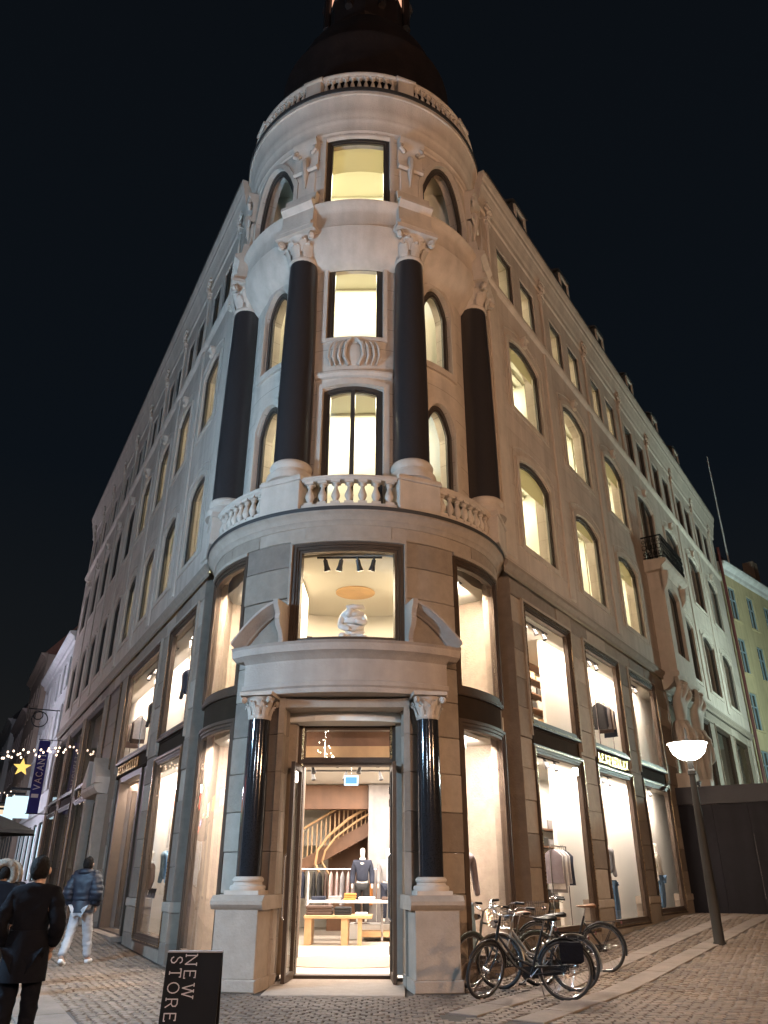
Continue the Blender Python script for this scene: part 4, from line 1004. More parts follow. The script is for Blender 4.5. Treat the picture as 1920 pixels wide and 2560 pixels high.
# flag banner at the far end of the left wing
mat('banner_cloth', (.020, .022, .17), .8, var=.1, scale=3)
mat('banner_white', (.62, .60, .62), .8, var=.05)
bn = thing('hanging_banner', 'narrow dark blue banner with pale upright lettering hung from left facade', 'banner', FL @ T(-25.3, 0, 0))
MBn = FL @ T(-25.3, -.5, 0)
wv = MB(); N = 14; cols = [[(.02 * math.sin(5.0 * j + i * .6) , -.48 + .48 * j, 3.95 + 3.15 * i / N) for j in range(2)] for i in range(N + 1)]
for i in range(N):
    for th in (0, .012):
        a, b, c, d = cols[i][0], cols[i][1], cols[i + 1][1], cols[i + 1][0]; q = [(p[0] + th, p[1], p[2]) for p in (a, b, c, d)]; wv.face(q if th else q[::-1])
obj('cloth', wv, MT['banner_cloth'], bn, MBn)
obj('pole', MB().tube([(0, .5, 7.14), (0, -.52, 7.14)], .02, 8), MT['iron'], bn, MBn); obj('pole', MB().tube([(0, .5, 3.93), (0, -.52, 3.93)], .02, 8), MT['iron'], bn, MBn)
ls, L = lettering('VACANT', .27, .035, .004, .34)
# letters run upwards on the face that looks towards the square
FB = MBn @ T(.045, -.10, 4.95) @ RY(0) @ Matrix(((0, 0, 0, 0), (0, 0, 0, 0), (0, 0, 0, 0), (0, 0, 0, 1)))
def ban_m(x):
    # local letter axes: right -> up, up -> towards the street (left in view), thickness -> towards the square
    return MBn @ Matrix(((0, -1, 0, .045), (0, 0, -1, -.11), (1, 0, 0, 4.95 + x), (0, 0, 0, 1)))
for x, mb in ls: obj('letter', mb, MT['banner_white'], bn, ban_m(x))
obj('emblem', MB().box(0, .16, -.004, 0, 0, .30), MT['banner_white'], bn, ban_m(-.35))
# ================================================================ inside the shop
def fabric(n, c, v=.15): return mat(n, c, .85, var=v, scale=14, bump=.25, bscale=50)
fabric('cloth_navy', (.022, .028, .050)); fabric('cloth_grey', (.30, .29, .30)); fabric('cloth_pink', (.48, .36, .34)); fabric('cloth_black', (.018, .018, .020)); fabric('cloth_brown', (.085, .055, .045))
fabric('cloth_cream', (.66, .60, .50)); fabric('cloth_orange', (.62, .24, .06)); fabric('denim', (.085, .16, .26), .25); fabric('denim_pale', (.22, .34, .44), .25); fabric('cloth_mauve', (.21, .18, .20)); fabric('cloth_white', (.74, .73, .72)); fabric('cloth_yellow', (.62, .50, .12))
mat('mannequin_white', (.82, .78, .72), .35, var=.02); mat('rug_grey', (.36, .29, .23), .95, var=.15, scale=20, bump=.4)
glow('spot_bulb', (1.0, .88, .70), 14); glow('exit_sign_face', (.16, .40, 1.0), 1.6); glow('exit_sign_rim', (.75, .88, 1.0), 1.8)
# display tables
def table(name, label, M, w, d, h, th, mtop, mleg, legs):
    t = thing(name, label, 'table', M)
    obj('table_top', MB().cbox(-w / 2, w / 2, -d / 2, d / 2, h - th, h, .008), MT[mtop], t)
    for x, lw, dd in legs: obj('leg', MB().box(x - lw / 2, x + lw / 2, -d / 2 + .05, -d / 2 + .05 + dd, 0, h - th), MT[mleg], t)
    return t
table('display_table', 'low oak table with folded clothes just inside the corner doorway', FT @ T(-.55, 4.6, .012), 1.6, .8, .62, .07, 'oak', 'oak', ((-.70, .16, .7), (.16, .16, .7), (.52, .10, .1)))
t2 = table('display_table', 'long white shop table standing behind the low oak table', FT @ T(-.15, 5.7, .012), 2.5, .8, .90, .06, 'white_lacquer', 'chrome', ((-1.15, .05, .05), (.62, .05, .05), (1.15, .05, .05)))
obj('lower_shelf', MB().box(.1, 1.2, -.35, .35, .10, .22), MT['oak'], t2)
def fold(x, y, z, w, d, h, m, lab, n=3):
    o = MB(); r = random.Random(int(x * 100 + z * 1000))
    for k in range(n):
        j = r.uniform(-.012, .012); zz = h * k / n
        o.loft([[(sx_ * (w / 2 - i) + j, sy_ * (d / 2 - i) + j, zz + q) for sx_, sy_ in ((-1, -1), (1, -1), (1, 1), (-1, 1))] for q, i in ((0, .012), (h / n * .3, 0), (h / n * .8, .004), (h / n, .02))])
    t = obj('folded_clothes', o, MT[m], None, FT @ T(x, y, z))
    return tag(t, lab, 'clothes', 'folded clothes on the shop tables')
fold(-1.0, 4.55, .632, .62, .45, .20, 'cloth_brown', 'stack of dark brown folded knitwear on low oak table')
fold(-.45, 4.5, .632, .40, .40, .17, 'cloth_black', 'stack of black folded trousers on low oak table')
fold(-.02, 4.55, .632, .30, .35, .05, 'cloth_white', 'thin white folded shirt at the end of low oak table', 1)
fold(-1.15, 5.6, .912, .35, .35, .09, 'cloth_navy', 'navy folded jumper at the left end of white table', 2); fold(-.72, 5.6, .912, .34, .35, .10, 'cloth_grey', 'grey folded jumper on the white table', 2)
fold(-.35, 5.55, .912, .3, .32, .16, 'cloth_orange', 'orange folded knitwear on the white table'); fold(.08, 5.55, .912, .42, .36, .08, 'cloth_white', 'white folded shirts in front of the navy mannequin', 2)
fold(.62, 5.6, .912, .36, .3, .08, 'cloth_brown', 'brown leather goods at the right end of white table', 1)
# mannequins
def mannequin(label, M, top, bottom, open_=False):
    t = thing('mannequin', label, 'mannequin', M)
    J = {'pel': (0, 0, .93, (.15, .10)), 'wst': (0, 0, 1.10, (.125, .09)), 'chs': (0, 0, 1.33, (.17, .11)), 'nck': (0, 0, 1.50, (.055, .055)), 'jaw': (0, -.03, 1.60, (.06, .07)), 'hd': (0, -.01, 1.70, (.08, .10)), 'hd2': (0, 0, 1.79, (.06, .075)),
         'sL': (-.20, 0, 1.42, .06), 'eL': (-.26, .02, 1.14, .045), 'wL': (-.26, -.05, .90, .032), 'fL': (-.26, -.06, .80, .03), 'sR': (.20, 0, 1.42, .06), 'eR': (.26, .02, 1.14, .045), 'wR': (.26, -.05, .90, .032), 'fR': (.26, -.06, .80, .03),
         'hL': (-.10, 0, .86, .09), 'kL': (-.11, -.02, .48, .065), 'aL': (-.11, 0, .09, .04), 'tL': (-.11, -.14, .03, .035), 'hR': (.10, 0, .86, .09), 'kR': (.11, -.02, .48, .065), 'aR': (.11, 0, .09, .04), 'tR': (.11, -.14, .03, .035)}
    E = [('pel', 'wst'), ('wst', 'chs'), ('chs', 'nck'), ('nck', 'jaw'), ('jaw', 'hd'), ('hd', 'hd2')]
    for k in 'LR': E += [('chs', 's' + k), ('s' + k, 'e' + k), ('e' + k, 'w' + k), ('w' + k, 'f' + k), ('pel', 'h' + k), ('h' + k, 'k' + k), ('k' + k, 'a' + k), ('a' + k, 't' + k)]
    obj('body', skin('body', J, E), MT['mannequin_white'], t)
    def g(v, d): return v[:3] + ((v[3][0] + d, v[3][1] + d) if isinstance(v[3], tuple) else v[3] + d,)
    JT = {k: g(J[k], .035) for k in ('pel', 'wst', 'chs', 'sL', 'eL', 'wL', 'sR', 'eR', 'wR')}; JT['col'] = (0, 0, 1.49, (.08, .08))
    obj('top', skin('top', JT, [q for q in E if q[0] in JT and q[1] in JT] + [('chs', 'col')]), MT[top], t)
    JB = {k: g(J[k], .03) for k in ('pel', 'hL', 'kL', 'aL', 'hR', 'kR', 'aR')}
    obj('trousers', skin('trousers', JB, [q for q in E if q[0] in JB and q[1] in JB]), MT[bottom], t)
    if open_: obj('shirt', MB().box(-.04, .04, -.165, -.15, .98, 1.46), MT['cloth_white'], t)
    else: obj('collar', MB().lathe([(.075, 1.47), (.085, 1.52), (.07, 1.545)], 14, cap=False), MT['cloth_white'], t)
    obj('stand', MB().lathe([(.22, -.02), (.22, .0)], 20).tube([(0, .1, 0), (0, .1, .5)], .012, 6), MT['chrome'], t)
    return t
mannequin('white mannequin in a navy jumper behind the white shop table', FT @ T(-.08, 6.35, .36), 'cloth_navy', 'cloth_black')
mannequin('white mannequin in an open grey jacket beside the concrete column', FT @ T(.60, 6.5, .36), 'cloth_grey', 'cloth_navy', True)
tag(obj('display_plinth', MB().cbox(-.6, 1.2, -.5, .5, 0, .34, .01), MT['white_lacquer'], None, FT @ T(.2, 6.5, .012)), 'low white plinth carrying the two shop mannequins', 'plinth')
# clothes rails: each garment hangs as its own thing
def garment(w, l, d, r):
    m = MB(); rings = []
    for z, k, e in ((0, .10, .3), (-.06, .55, .7), (-.14, .92, .9), (-.4 * l, .86, 1.0), (-.7 * l, .90, 1.1), (-l, .95, 1.15)):
        rings.append([(w / 2 * k * math.cos(t) , d / 2 * e * math.sin(t) + .012 * math.sin(5 * t + z * 7 + r) * (z < -.2), z) for t in [2 * math.pi * i / 20 for i in range(20)]])
    m.loft(rings[::-1])
    return m
def rack(label, M, L, h, items, seed, lab, grp, hang=True):
    t = thing('clothes_rail', label, 'clothes rail', M)
    obj('rail', MB().tube([(-L / 2, 0, h), (L / 2, 0, h)], .014, 8), MT['chrome'], t)
    for sg in (-1, 1): obj('leg', MB().tube([(sg * (L / 2 - .02), 0, h), (sg * (L / 2 - .02), 0, .0)], .014, 8), MT['chrome'], t)
    r = random.Random(seed); n = len(items)
    for i, mm in enumerate(items):
        x = -L / 2 + .1 + (L - .2) * (i + .5) / n; l = r.uniform(.62, .85)
        g = thing('hanging_garment', lab.replace('COL', mm.replace('cloth_', '')), 'garment', M @ T(x, 0, h - .06) @ RZ(90 + r.uniform(-12, 12)), grp)
        obj('garment', garment(.44, l, .09, r.uniform(0, 6)), MT[mm], g, smooth=60); obj('hanger', MB().tube([(0, 0, -.02), (0, 0, .06), (.02, 0, .09)], .005, 5), MT['chrome'], g)
    return t
rack('long chrome rail of shirts below the curved stair', FT @ T(-.9, 7.2, .012), 2.4, 1.62, ['cloth_cream', 'cloth_navy', 'cloth_white', 'cloth_black', 'cloth_black', 'cloth_brown', 'cloth_pink', 'cloth_pink', 'cloth_grey', 'cloth_pink', 'cloth_grey', 'cloth_orange', 'cloth_black', 'cloth_orange'], 4, 'COL garment hanging on the rail below the curved stair', 'garments on the rail below the stair')
rack('short chrome rail of pale shirts behind the first window of the right wing', FR @ T(4.35, .55, .45), .95, 1.62, ['cloth_mauve', 'cloth_white', 'cloth_grey', 'cloth_white', 'cloth_grey', 'cloth_white', 'cloth_navy'], 8, 'COL shirt on the rail behind the first right wing window', 'shirts in the right wing window')
# hung torso displays in the windows
def torso(label, M, top, bot, big=True):
    t = thing('hanging_display', label, 'garment', M)
    J = {'p': (0, 0, .62, (.17, .10)), 'w': (0, 0, .85, (.15, .095)), 'c': (0, 0, 1.10, (.20, .12)), 'n': (0, 0, 1.27, (.08, .075)), 'a': (-.23, 0, 1.16, .075), 'b': (-.30, .02, .82, .06), 'd': (-.31, -.02, .55, .055), 'e': (.23, 0, 1.16, .075), 'f': (.30, .02, .82, .06), 'g': (.31, -.02, .55, .055)}
    obj('top', skin('top', J, [('p', 'w'), ('w', 'c'), ('c', 'n'), ('c', 'a'), ('a', 'b'), ('b', 'd'), ('c', 'e'), ('e', 'f'), ('f', 'g')]), MT[top], t)
    if bot:
        J = {'p': (0, 0, .55, (.18, .11)), 'a': (-.10, 0, .40, .11), 'b': (-.12, -.02, -.05, .10), 'c': (-.12, 0, -.48, .10), 'd': (.10, 0, .40, .11), 'e': (.12, -.02, -.05, .10), 'f': (.12, 0, -.48, .10)}
        obj('trousers', skin('trousers', J, [('p', 'a'), ('a', 'b'), ('b', 'c'), ('p', 'd'), ('d', 'e'), ('e', 'f')]), MT[bot], t)
    obj('cord', MB().tube([(-.05, 0, 1.3), (-.05, 0, 2.9)], .006, 5), MT['chrome'], t); obj('cord', MB().tube([(.05, 0, 1.3), (.05, 0, 2.9)], .006, 5), MT['chrome'], t)
    return t
torso('mauve jacket over blue jeans hung in the curved window beside the bicycles', TP(51, 2.55, .62) @ RZ(-16), 'cloth_mauve', 'denim_pale')
torso('patterned dark coat hung in the curved window beside the left pedestal', TP(-48, 2.55, .80) @ RZ(16), 'cloth_navy', 'denim')
torso('grey knit and blue jeans hung in the second window of the right wing', FR @ T(7.65, .55, .9), 'cloth_grey', 'denim')
torso('dark jacket hung in the upper window of left wing beside tower', FL @ T(-4.7, .55, 4.9), 'cloth_navy', None); torso('mannequin style dark coat hung in the wide upper window of left wing', FL @ T(-9.2, .7, 4.9), 'cloth_black', None)
torso('pale blue shirt hung in the lower window of left wing beside tower', FL @ T(-4.9, .6, .75), 'denim_pale', None)
# stair with spindles, concrete column, soffit
st = thing('staircase', 'curved oak stair with slender spindles rising behind the clothes rail', 'staircase', FT @ T(-.9, 8.0, .012))
Ms = FT @ T(0, 0, .012)
for i in range(13):
    x = -.15 - .26 * (12 - i); z = 1.05 + .145 * i
    obj('step', MB().box(x, x + .30, 8.2, 9.3, z - .16, z), MT['oak'], st, Ms)
    obj('spindle', MB().box(x + .04, x + .075, 8.19, 8.22, z, z + .85), MT['oak'], st, Ms); obj('spindle', MB().box(x + .18, x + .215, 8.19, 8.22, z + .06, z + .92), MT['oak'], st, Ms)
obj('handrail', MB().tube([(-3.3, 8.2, 1.9), (-.1, 8.2, 3.75)], .035, 8), MT['oak'], st, Ms)
obj('handrail', MB().tube([(-1.35, 7.9, 1.5), (-1.5, 7.9, 1.75), (-1.45, 7.9, 2.1), (-1.15, 7.95, 2.5), (-.6, 8.0, 2.95), (.0, 8.05, 3.3)], .04, 8), MT['oak'], st, Ms)
obj('handrail', MB().tube([(-1.1, 7.85, 1.5), (-1.3, 7.85, 1.8), (-1.22, 7.85, 2.1), (-.95, 7.9, 2.45), (-.4, 7.95, 2.85), (.1, 8.0, 3.15)], .03, 8), MT['oak'], st, Ms)
obj('stringer', MB().hexa([(-3.4, 8.16, .75), (.1, 8.16, 2.55), (.1, 8.19, 2.55), (-3.4, 8.19, .75), (-3.4, 8.16, 1.1), (.1, 8.16, 2.95), (.1, 8.19, 2.95), (-3.4, 8.19, 1.1)]), MT['walnut'], st, Ms)
part('stair_wall', MB().box(-1.25, .3, 9.3, 9.4, 0, 3.88), 'walnut', FT); part('stair_soffit', MB().box(-3.6, .0, 7.6, 8.1, 3.22, 3.87), 'walnut', FT)
part('concrete_column', MB().cbox(.02, 1.6, 7.4, 8.6, 0, 3.88, .02), 'concrete', FT); part('back_wall', MB().box(-7, 8, 11, 11.1, 0, 3.88), 'plaster_white', FT)
part('stair_void', MB().box(-3.6, 0, 9.5, 9.55, 2.3, 3.1), 'plaster_white', FT)
tag(obj('rug', MB().lathe([(1.0, 0), (1.0, .012)], 36), MT['rug_grey'], None, FT @ T(-.1, .6, .013) @ SC(1.4, 1.15, 1)), 'round taupe mat on the pale floor inside the corner door', 'rug')
# ceiling tracks and spot heads
def spot_mesh():
    return MB().lathe([(.035, .0), (.04, -.10), (.055, -.17), (.055, -.19)], 12).lathe([(.02, .04), (.02, 0)], 8).mesh('spotlight', 40), MB().lathe([(.001, -.188), (.048, -.19)], 12, cap=False).mesh('bulb')
SPM, BUM = spot_mesh()
def track(label, F, x0, x1, y, z, n, tilt=18, big=1.0):
    t = thing('track_light', label, 'spotlight', F @ T((x0 + x1) / 2, y, z), 'ceiling tracks with spot heads')
    obj('track', MB().box(x0, x1, y - .02, y + .02, z - .03, z), MT['black_plastic'], t, F)
    for i in range(n):
        M = F @ T(x0 + (x1 - x0) * (i + .5) / n, y, z - .06) @ RX(tilt) @ RY(12 if i % 2 else -12) @ SC(big, big, big)
        s = obj('spotlight', SPM, MT['black_plastic'], t, M); obj('bulb', BUM, MT['spot_bulb'], s, M)
for (y, n), w_ in zip(((.4, 3), (1.6, 4), (2.8, 3), (4.2, 4)), ('nearest the corner door', 'second from the corner door', 'third from the corner door', 'above the low oak table')): track('black ceiling track with spot heads ' + w_, FT, -1.7, 1.7, y, 3.885, n, -15)
for (a, b), w_ in zip(SHR[:3], ('first', 'second', 'third')): track('spot heads at the ceiling of the %s lower right wing window from the tower' % w_, FR, a + .3, b - .2, .5, 3.885, 4, -20); track('spot heads at the ceiling of the %s upper right wing window from the tower' % w_, FR, a + .3, b - .2, .5, 6.965, 4, -20)
for a, b in SHL[:2]:
    track('spot heads at the ceiling of the %s left wing window' % ('narrow upper' if a < 5 else 'wide upper'), FL, -b + .2, -a - .3, .5, 6.965, 4, -20)
    if a < 5: track('row of spot heads at the ceiling of a left wing window', FL, -b + .2, -a - .3, .62, 3.885, 4, -20)
track('row of four spot heads above the bust in the window over the door', FT, -.62, .62, -2.55, 6.965, 4, 15, 1.15)
for sg in (-1, 1):
    track('pair of spot heads in the upper curved tower window beside the %s wing' % ('left' if sg < 0 else 'right'), FT @ RZ(sg * 56) @ T(0, -2.45, 0) , -.35, .35, 0, 6.965, 2, 15); track('trio of spot heads in the lower curved tower window beside the %s wing' % ('left' if sg < 0 else 'right'), FT @ RZ(sg * 54) @ T(0, -2.45, 0), -.4, .4, 0, 3.885, 3, 15)
ex = thing('exit_sign', 'small blue lit exit sign hanging from the shop ceiling', 'sign', FT @ T(-.1, 1.0, 3.3))
obj('rim', MB().box(-.15, .15, -.02, .02, -.10, .10), MT['exit_sign_rim'], ex); obj('face', MB().box(-.12, .12, -.024, -.021, -.065, .065), MT['exit_sign_face'], ex); obj('rod', MB().tube([(0, 0, .1), (0, 0, .6)], .008, 6), MT['chrome'], ex)
# bust in the window over the door, curved back wall and shelves there
bu = thing('stone_sculpture', 'white twisted sculpture of a crouching figure in the window over the door', 'statue', TP(2, 2.5, 5.13))
Mb = TP(2, 2.5, 5.14) @ SC(.78, .78, .84)
J = {'p': (0, .05, .22, (.20, .17)), 'c': (.03, .0, .52, (.21, .17)), 'b': (.0, -.05, .78, (.20, .17)), 'n': (-.06, -.16, .90, (.09, .09)), 'h': (-.10, -.22, .82, (.12, .12)), 'k': (-.11, -.24, .70, (.08, .09)),
     'l': (-.26, -.04, .74, .09), 'm': (-.30, -.20, .50, .08), 'o': (-.05, -.30, .42, .06), 'r': (.24, -.05, .74, .09), 's': (.30, -.22, .58, .075), 'u': (.05, -.30, .60, .055),
     'x': (-.16, -.08, .18, .14), 'y': (-.26, -.32, .30, .10), 'z': (-.20, -.22, .04, .07), 'd': (.16, -.08, .18, .14), 'e': (.28, -.30, .26, .10), 'f': (.22, -.18, .03, .07)}
obj('body', skin('body', J, [('p', 'c'), ('c', 'b'), ('b', 'n'), ('n', 'h'), ('h', 'k'), ('b', 'l'), ('l', 'm'), ('m', 'o'), ('b', 'r'), ('r', 's'), ('s', 'u'), ('p', 'x'), ('x', 'y'), ('y', 'z'), ('p', 'd'), ('d', 'e'), ('e', 'f')]), MT['mannequin_white'], bu, Mb)
dr = MB()
for k in range(5): dr.tube([(-.24 + .02 * k, -.1 - .03 * k, .30 + .16 * k), (0, -.24, .26 + .17 * k), (.22, -.14, .36 + .15 * k), (.26, .06, .46 + .13 * k)], [.03, .055, .05, .025], 7)
obj('drapery', dr, MT['mannequin_white'], bu, Mb, smooth=60)
obj('base', MB().lathe([(.30, 0), (.30, .03), (.26, .045)], 18), MT['white_lacquer'], bu, TP(2, 2.5, 5.12), smooth=40)
part('bust_ledge', MB().rbar(-19, 19, 2.2, 2.9, 5.0, 5.12), 'plaster_white', FT, smooth=30)
part('curved_wall', MB().wall([-60 + 5 * i for i in range(25)], [4.4, 6.0], [], .05, lambda t, y, z: (2.3 * math.sin(R_(t)), .3 + 1.2 * math.cos(R_(t)), z)), 'concrete', FT, smooth=30)
part('curved_wall', MB().wall([-60 + 5 * i for i in range(25)], [6.0, 6.45], [], .05, lambda t, y, z: (2.2 * math.sin(R_(t)), .2 + 1.2 * math.cos(R_(t)), z)), 'oak', FT, smooth=30)
part('curved_wall', MB().wall([-60 + 5 * i for i in range(25)], [6.45, 6.97], [], .05, lambda t, y, z: (2.1 * math.sin(R_(t)), .0 + 1.2 * math.cos(R_(t)), z)), 'plaster_white', FT, smooth=30)
part('ceiling_disc', MB().lathe([(.42, 6.975), (.42, 6.96), (.001, 6.96)], 32), 'oak', FT @ T(0, -.5, 0))
for sg in (-1, 1): part('side_panel', MB().box(min(sg * 1.03, sg * 1.08), max(sg * 1.03, sg * 1.08), -2.7, -.3, 4.4, 6.97), 'plaster_white', FT)
# roller blind in the top tower window
part('roller_blind', MB().rbar(-15, 15, 2.655, 2.66, 17.2, 18.1), 'blind_cloth', FT, smooth=30)

rack('chrome rail of dark coats behind the second upper right wing window', FR @ T(8.6, .55, 4.41), 1.2, 1.5, ['cloth_black', 'cloth_navy', 'cloth_grey', 'cloth_brown', 'cloth_cream', 'cloth_navy'], 12, 'COL coat on the rail behind the second upper right wing window', 'coats in the upper right wing window')
rack('chrome rail of light knitwear behind the wide upper left wing window', FL @ T(-10.6, .6, 4.41), 1.4, 1.5, ['cloth_cream', 'cloth_pink', 'cloth_grey', 'cloth_cream', 'cloth_navy', 'cloth_brown', 'cloth_grey'], 13, 'COL knitwear on the rail behind the wide upper left wing window', 'knitwear in the upper left wing window')
mannequin('white mannequin in pale knit behind the third right wing window', FR @ T(11.6, .5, .56), 'cloth_cream', 'denim')
mannequin('white mannequin in brown coat behind the narrow lower left wing window', FL @ T(-6.2, .55, .24), 'cloth_brown', 'cloth_black')

part('bulkhead', MB().box(-1.6, 1.6, -1.55, -1.45, 3.62, 3.89), 'walnut', FT); part('bulkhead_band', MB().box(-1.6, 1.6, -1.6, -1.45, 3.40, 3.62), 'oak', FT)
hd_ = thing('hanging_decoration', 'cluster of tiny lights hanging behind the transom over the door', 'decoration', FT @ T(-.42, -1.75, 3.9)); r = random.Random(9)
for i in range(26):
    x, z = r.uniform(-.12, .12), r.uniform(-.5, 0); obj('light', MB().lathe([(.001, -.01), (.009, 0), (.001, .01)], 5), MT['spot_bulb'], hd_, FT @ T(-.42 + x * (1 - z), -1.75 + r.uniform(-.06, .06), 3.88 + z))
obj('wire', MB().tube([(-.42, -1.75, 3.9), (-.42, -1.75, 3.4)], .003, 4), MT['chrome'], hd_, FT)
# ================================================================ neighbours and street furniture
mat('render_white', (.62, .61, .60), .85, var=.08, scale=2, bump=.2, streak=.15); mat('render_brown', (.30, .23, .18), .85, var=.12, scale=2, bump=.2, streak=.15)
mat('render_pink', (.52, .42, .38), .85, var=.1, scale=2, bump=.2); mat('render_yellow', (.52, .43, .25), .85, var=.08, scale=2, bump=.2, streak=.15); mat('paint_bluegrey', (.22, .30, .34), .5, var=.08); mat('paint_red', (.10, .025, .022), .5, var=.15)
mat('dark_glass', (.012, .014, .018), .06, var=.1); mat('roof_tile', (.14, .06, .04), .8, var=.25, scale=8, bump=.4)
glow('shop_glow_cool', (.66, .88, 1.0), 1.3); glow('shop_glow_warm', (1.0, .80, .55), 1.0)
def house(name, label, F, w, h, d, storeys, cols, wallm, framem, roofm, ground='dark', sill0=4.2, wz=1.7, ww=1.05, roof=3.0, lit=()):
    t = thing(name, label, 'building', F)
    sh = (h - sill0 - .6) / storeys; holes = []
    for r in range(storeys):
        for c in range(cols):
            x = w * (c + .5) / cols; z = sill0 + r * sh + .5; holes.append((x - ww / 2, x + ww / 2, z, z + min(wz, sh - .7)))
    gl_ = [(w * (c + .5) / max(2, cols - 1) - .9, w * (c + .5) / max(2, cols - 1) + .9, .6, 3.2) for c in range(max(2, cols - 1))]
    obj('wall', MB().wall([0, w], [-.6, h], holes + gl_, .25, plain), MT[wallm], t)
    obj('side_wall', MB().box(0, .02, .01, d, -.6, h), MT[wallm], t); obj('side_wall', MB().box(w - .02, w, .01, d, -.6, h), MT[wallm], t)
    for k, (x0, x1, z0, z1) in enumerate(holes):
        f = obj('window', MB().frame2(rect(x0, x1, z0, z1), .07, .08, .16).box((x0 + x1) / 2 - .035, (x0 + x1) / 2 + .035, .08, .15, z0, z1).box(x0, x1, .085, .15, z0 + (z1 - z0) * .62, z0 + (z1 - z0) * .62 + .06), MT[framem], t)
        g = MB(); g.face([(x0, .13, z0), (x1, .13, z0), (x1, .13, z1), (x0, .13, z1)]); obj('pane', g, MT['shop_glow_warm' if k in lit else 'dark_glass'], f)
        obj('sill', MB().box(x0 - .08, x1 + .08, -.08, .1, z0 - .08, z0), MT[wallm], f)
    for x0, x1, z0, z1 in gl_:
        f = obj('shop_window', MB().frame2(rect(x0, x1, z0, z1), .08, .05, .15), MT['iron'], t); g = MB(); g.face([(x0, .12, z0), (x1, .12, z0), (x1, .12, z1), (x0, .12, z1)])
        obj('pane', g, MT[{'dark': 'dark_glass', 'cool': 'shop_glow_cool', 'warm': 'shop_glow_warm'}[ground]], f)
    obj('cornice', MB().extr([(-.02, h - .5), (-.12, h - .42), (-.15, h - .25), (-.38, h - .1), (-.42, h + .02), (0, h + .06)], -.1, w + .1), MT['render_white' if wallm == 'render_yellow' else wallm], t)
    obj('band', MB().extr([(0, 3.6), (-.1, 3.64), (-.1, 3.8), (0, 3.84)], 0, w), MT[wallm], t)
    rf = obj('roof', MB().extr([(-.2, h + .03), (2.2, h + roof), (d - 2, h + roof), (d, h)], -.05, w + .05), MT[roofm], t)
    obj('chimney', MB().box(w * .6, w * .6 + .8, 2, 2.7, h + roof - .5, h + roof + 1.1), MT['render_brown'], rf)
    return t
def wing_frame(F, s): return F @ T(s, 0, 0)
zl = gz(-12, 40)
def left_house(s0, w, off=0): return FL @ T(-s0 - w, -off, zl)
house('town_house', 'white rendered house next to the left wing with hanging ring sign', left_house(27.0, 13.5), 13.5, 12.3, 9, 3, 6, 'render_white', 'render_white', 'slate_roof', 'cool', lit=(2, 9))
house('town_house', 'brown house with projecting eaves beyond the white house', left_house(41.0, 10.5, .3), 10.5, 14.4, 9, 3, 5, 'render_brown', 'render_white', 'roof_tile', 'cool')
house('town_house', 'pinkish house with steep roof further up the left street', left_house(52.0, 12, .2), 12, 12.6, 9, 3, 5, 'render_pink', 'render_white', 'roof_tile', 'cool', roof=4.2)
house('town_house', 'pale house near the end of the left street', left_house(64.5, 16, .6), 16, 13.8, 9, 3, 7, 'render_white', 'render_white', 'slate_roof', 'warm')
house('town_house', 'small brown house at the end of the left street', left_house(81, 24, 1.2), 24, 12.5, 9, 3, 9, 'render_brown', 'render_white', 'slate_roof', 'cool')
# opposite side of the left street (seen only as reflections and spill light)
FO = frame(C0 + nL * (OFF + 9.5) + dL * 2.0, dL, nL)
house('town_house', 'lit shop house on the far side of the left street', FO @ T(0, 0, .1), 16, 13, 8, 3, 6, 'render_pink', 'render_white', 'slate_roof', 'warm')
house('town_house', 'lit shop house with cool windows on the far side of the left street', FO @ T(16.3, 0, .3), 18, 12, 8, 3, 7, 'render_white', 'render_white', 'slate_roof', 'cool')
# yellow house beyond the right wing
ya = R_(45); dY = Vector((math.sin(ya), math.cos(ya), 0)); nY = Vector((dY.y, -dY.x, 0))
yo = C0 + nR * (OFF + .05) + dR * 29.0
house('town_house', 'ochre yellow house with white cornice and blue grey windows', frame(yo + Vector((0, 0, .5)), dY, -nY), 20, 16.3, 9, 4, 8, 'render_yellow', 'paint_bluegrey', 'slate_roof', 'dark', wz=1.9)
tag(obj('downpipe', MB().tube([(0, 0, .4), (0, 0, 17.6)], .08, 10), MT['paint_red'], None, FR @ T(28.82, -.22, 0)), 'dark red downpipe between the stone building and yellow house', 'pipe')
fp = thing('flagpole', 'thin pale flagpole rising from the yellow house roof', 'flagpole', T(*(yo + dY * 5.2 - nY * 1.2)) @ T(0, 0, 16.6))
obj('pole', MB().tube([(0, 0, 0), (.0, 0, 9.4)], [.06, .03], 8), MT['white_lacquer'], fp); obj('base', MB().lathe([(.14, -.4), (.14, .1), (.08, .3)], 10), MT['iron'], fp)
# black site hoarding beside the right wing
mat('hoarding_black', (.010, .009, .012), .75, var=.3, scale=3, streak=.3, spec=.2); mat('hoarding_cap', (.022, .020, .024), .7, var=.2, scale=3)
HO = FR @ T(12.95, 0, 0) @ RZ(-90)          # x runs out from the wall, y along the street
h = thing('site_hoarding', 'tall black board hoarding standing out from the right wing', 'hoarding', HO @ T(0, 0, gz(9, 25)))
for i in range(8): obj('board', MB().cbox(i * 1.0 + .003, i * 1.0 + .997, -.03, .02, -.05, 3.44, .006), MT['hoarding_black'], h, HO)
obj('cap_board', MB().cbox(0, 8, -.05, .03, 3.45, 3.96, .01), MT['hoarding_cap'], h, HO); obj('side_board', MB().box(7.95, 8.0, .02, 9, -.05, 3.9), MT['hoarding_black'], h, HO); obj('top_board', MB().box(0, 8, .03, 9, 3.88, 3.93), MT['hoarding_black'], h, HO)
obj('edge_strip', MB().box(2.02, 2.03, -.036, -.03, .9, 2.6), MT['chrome'], h, HO)
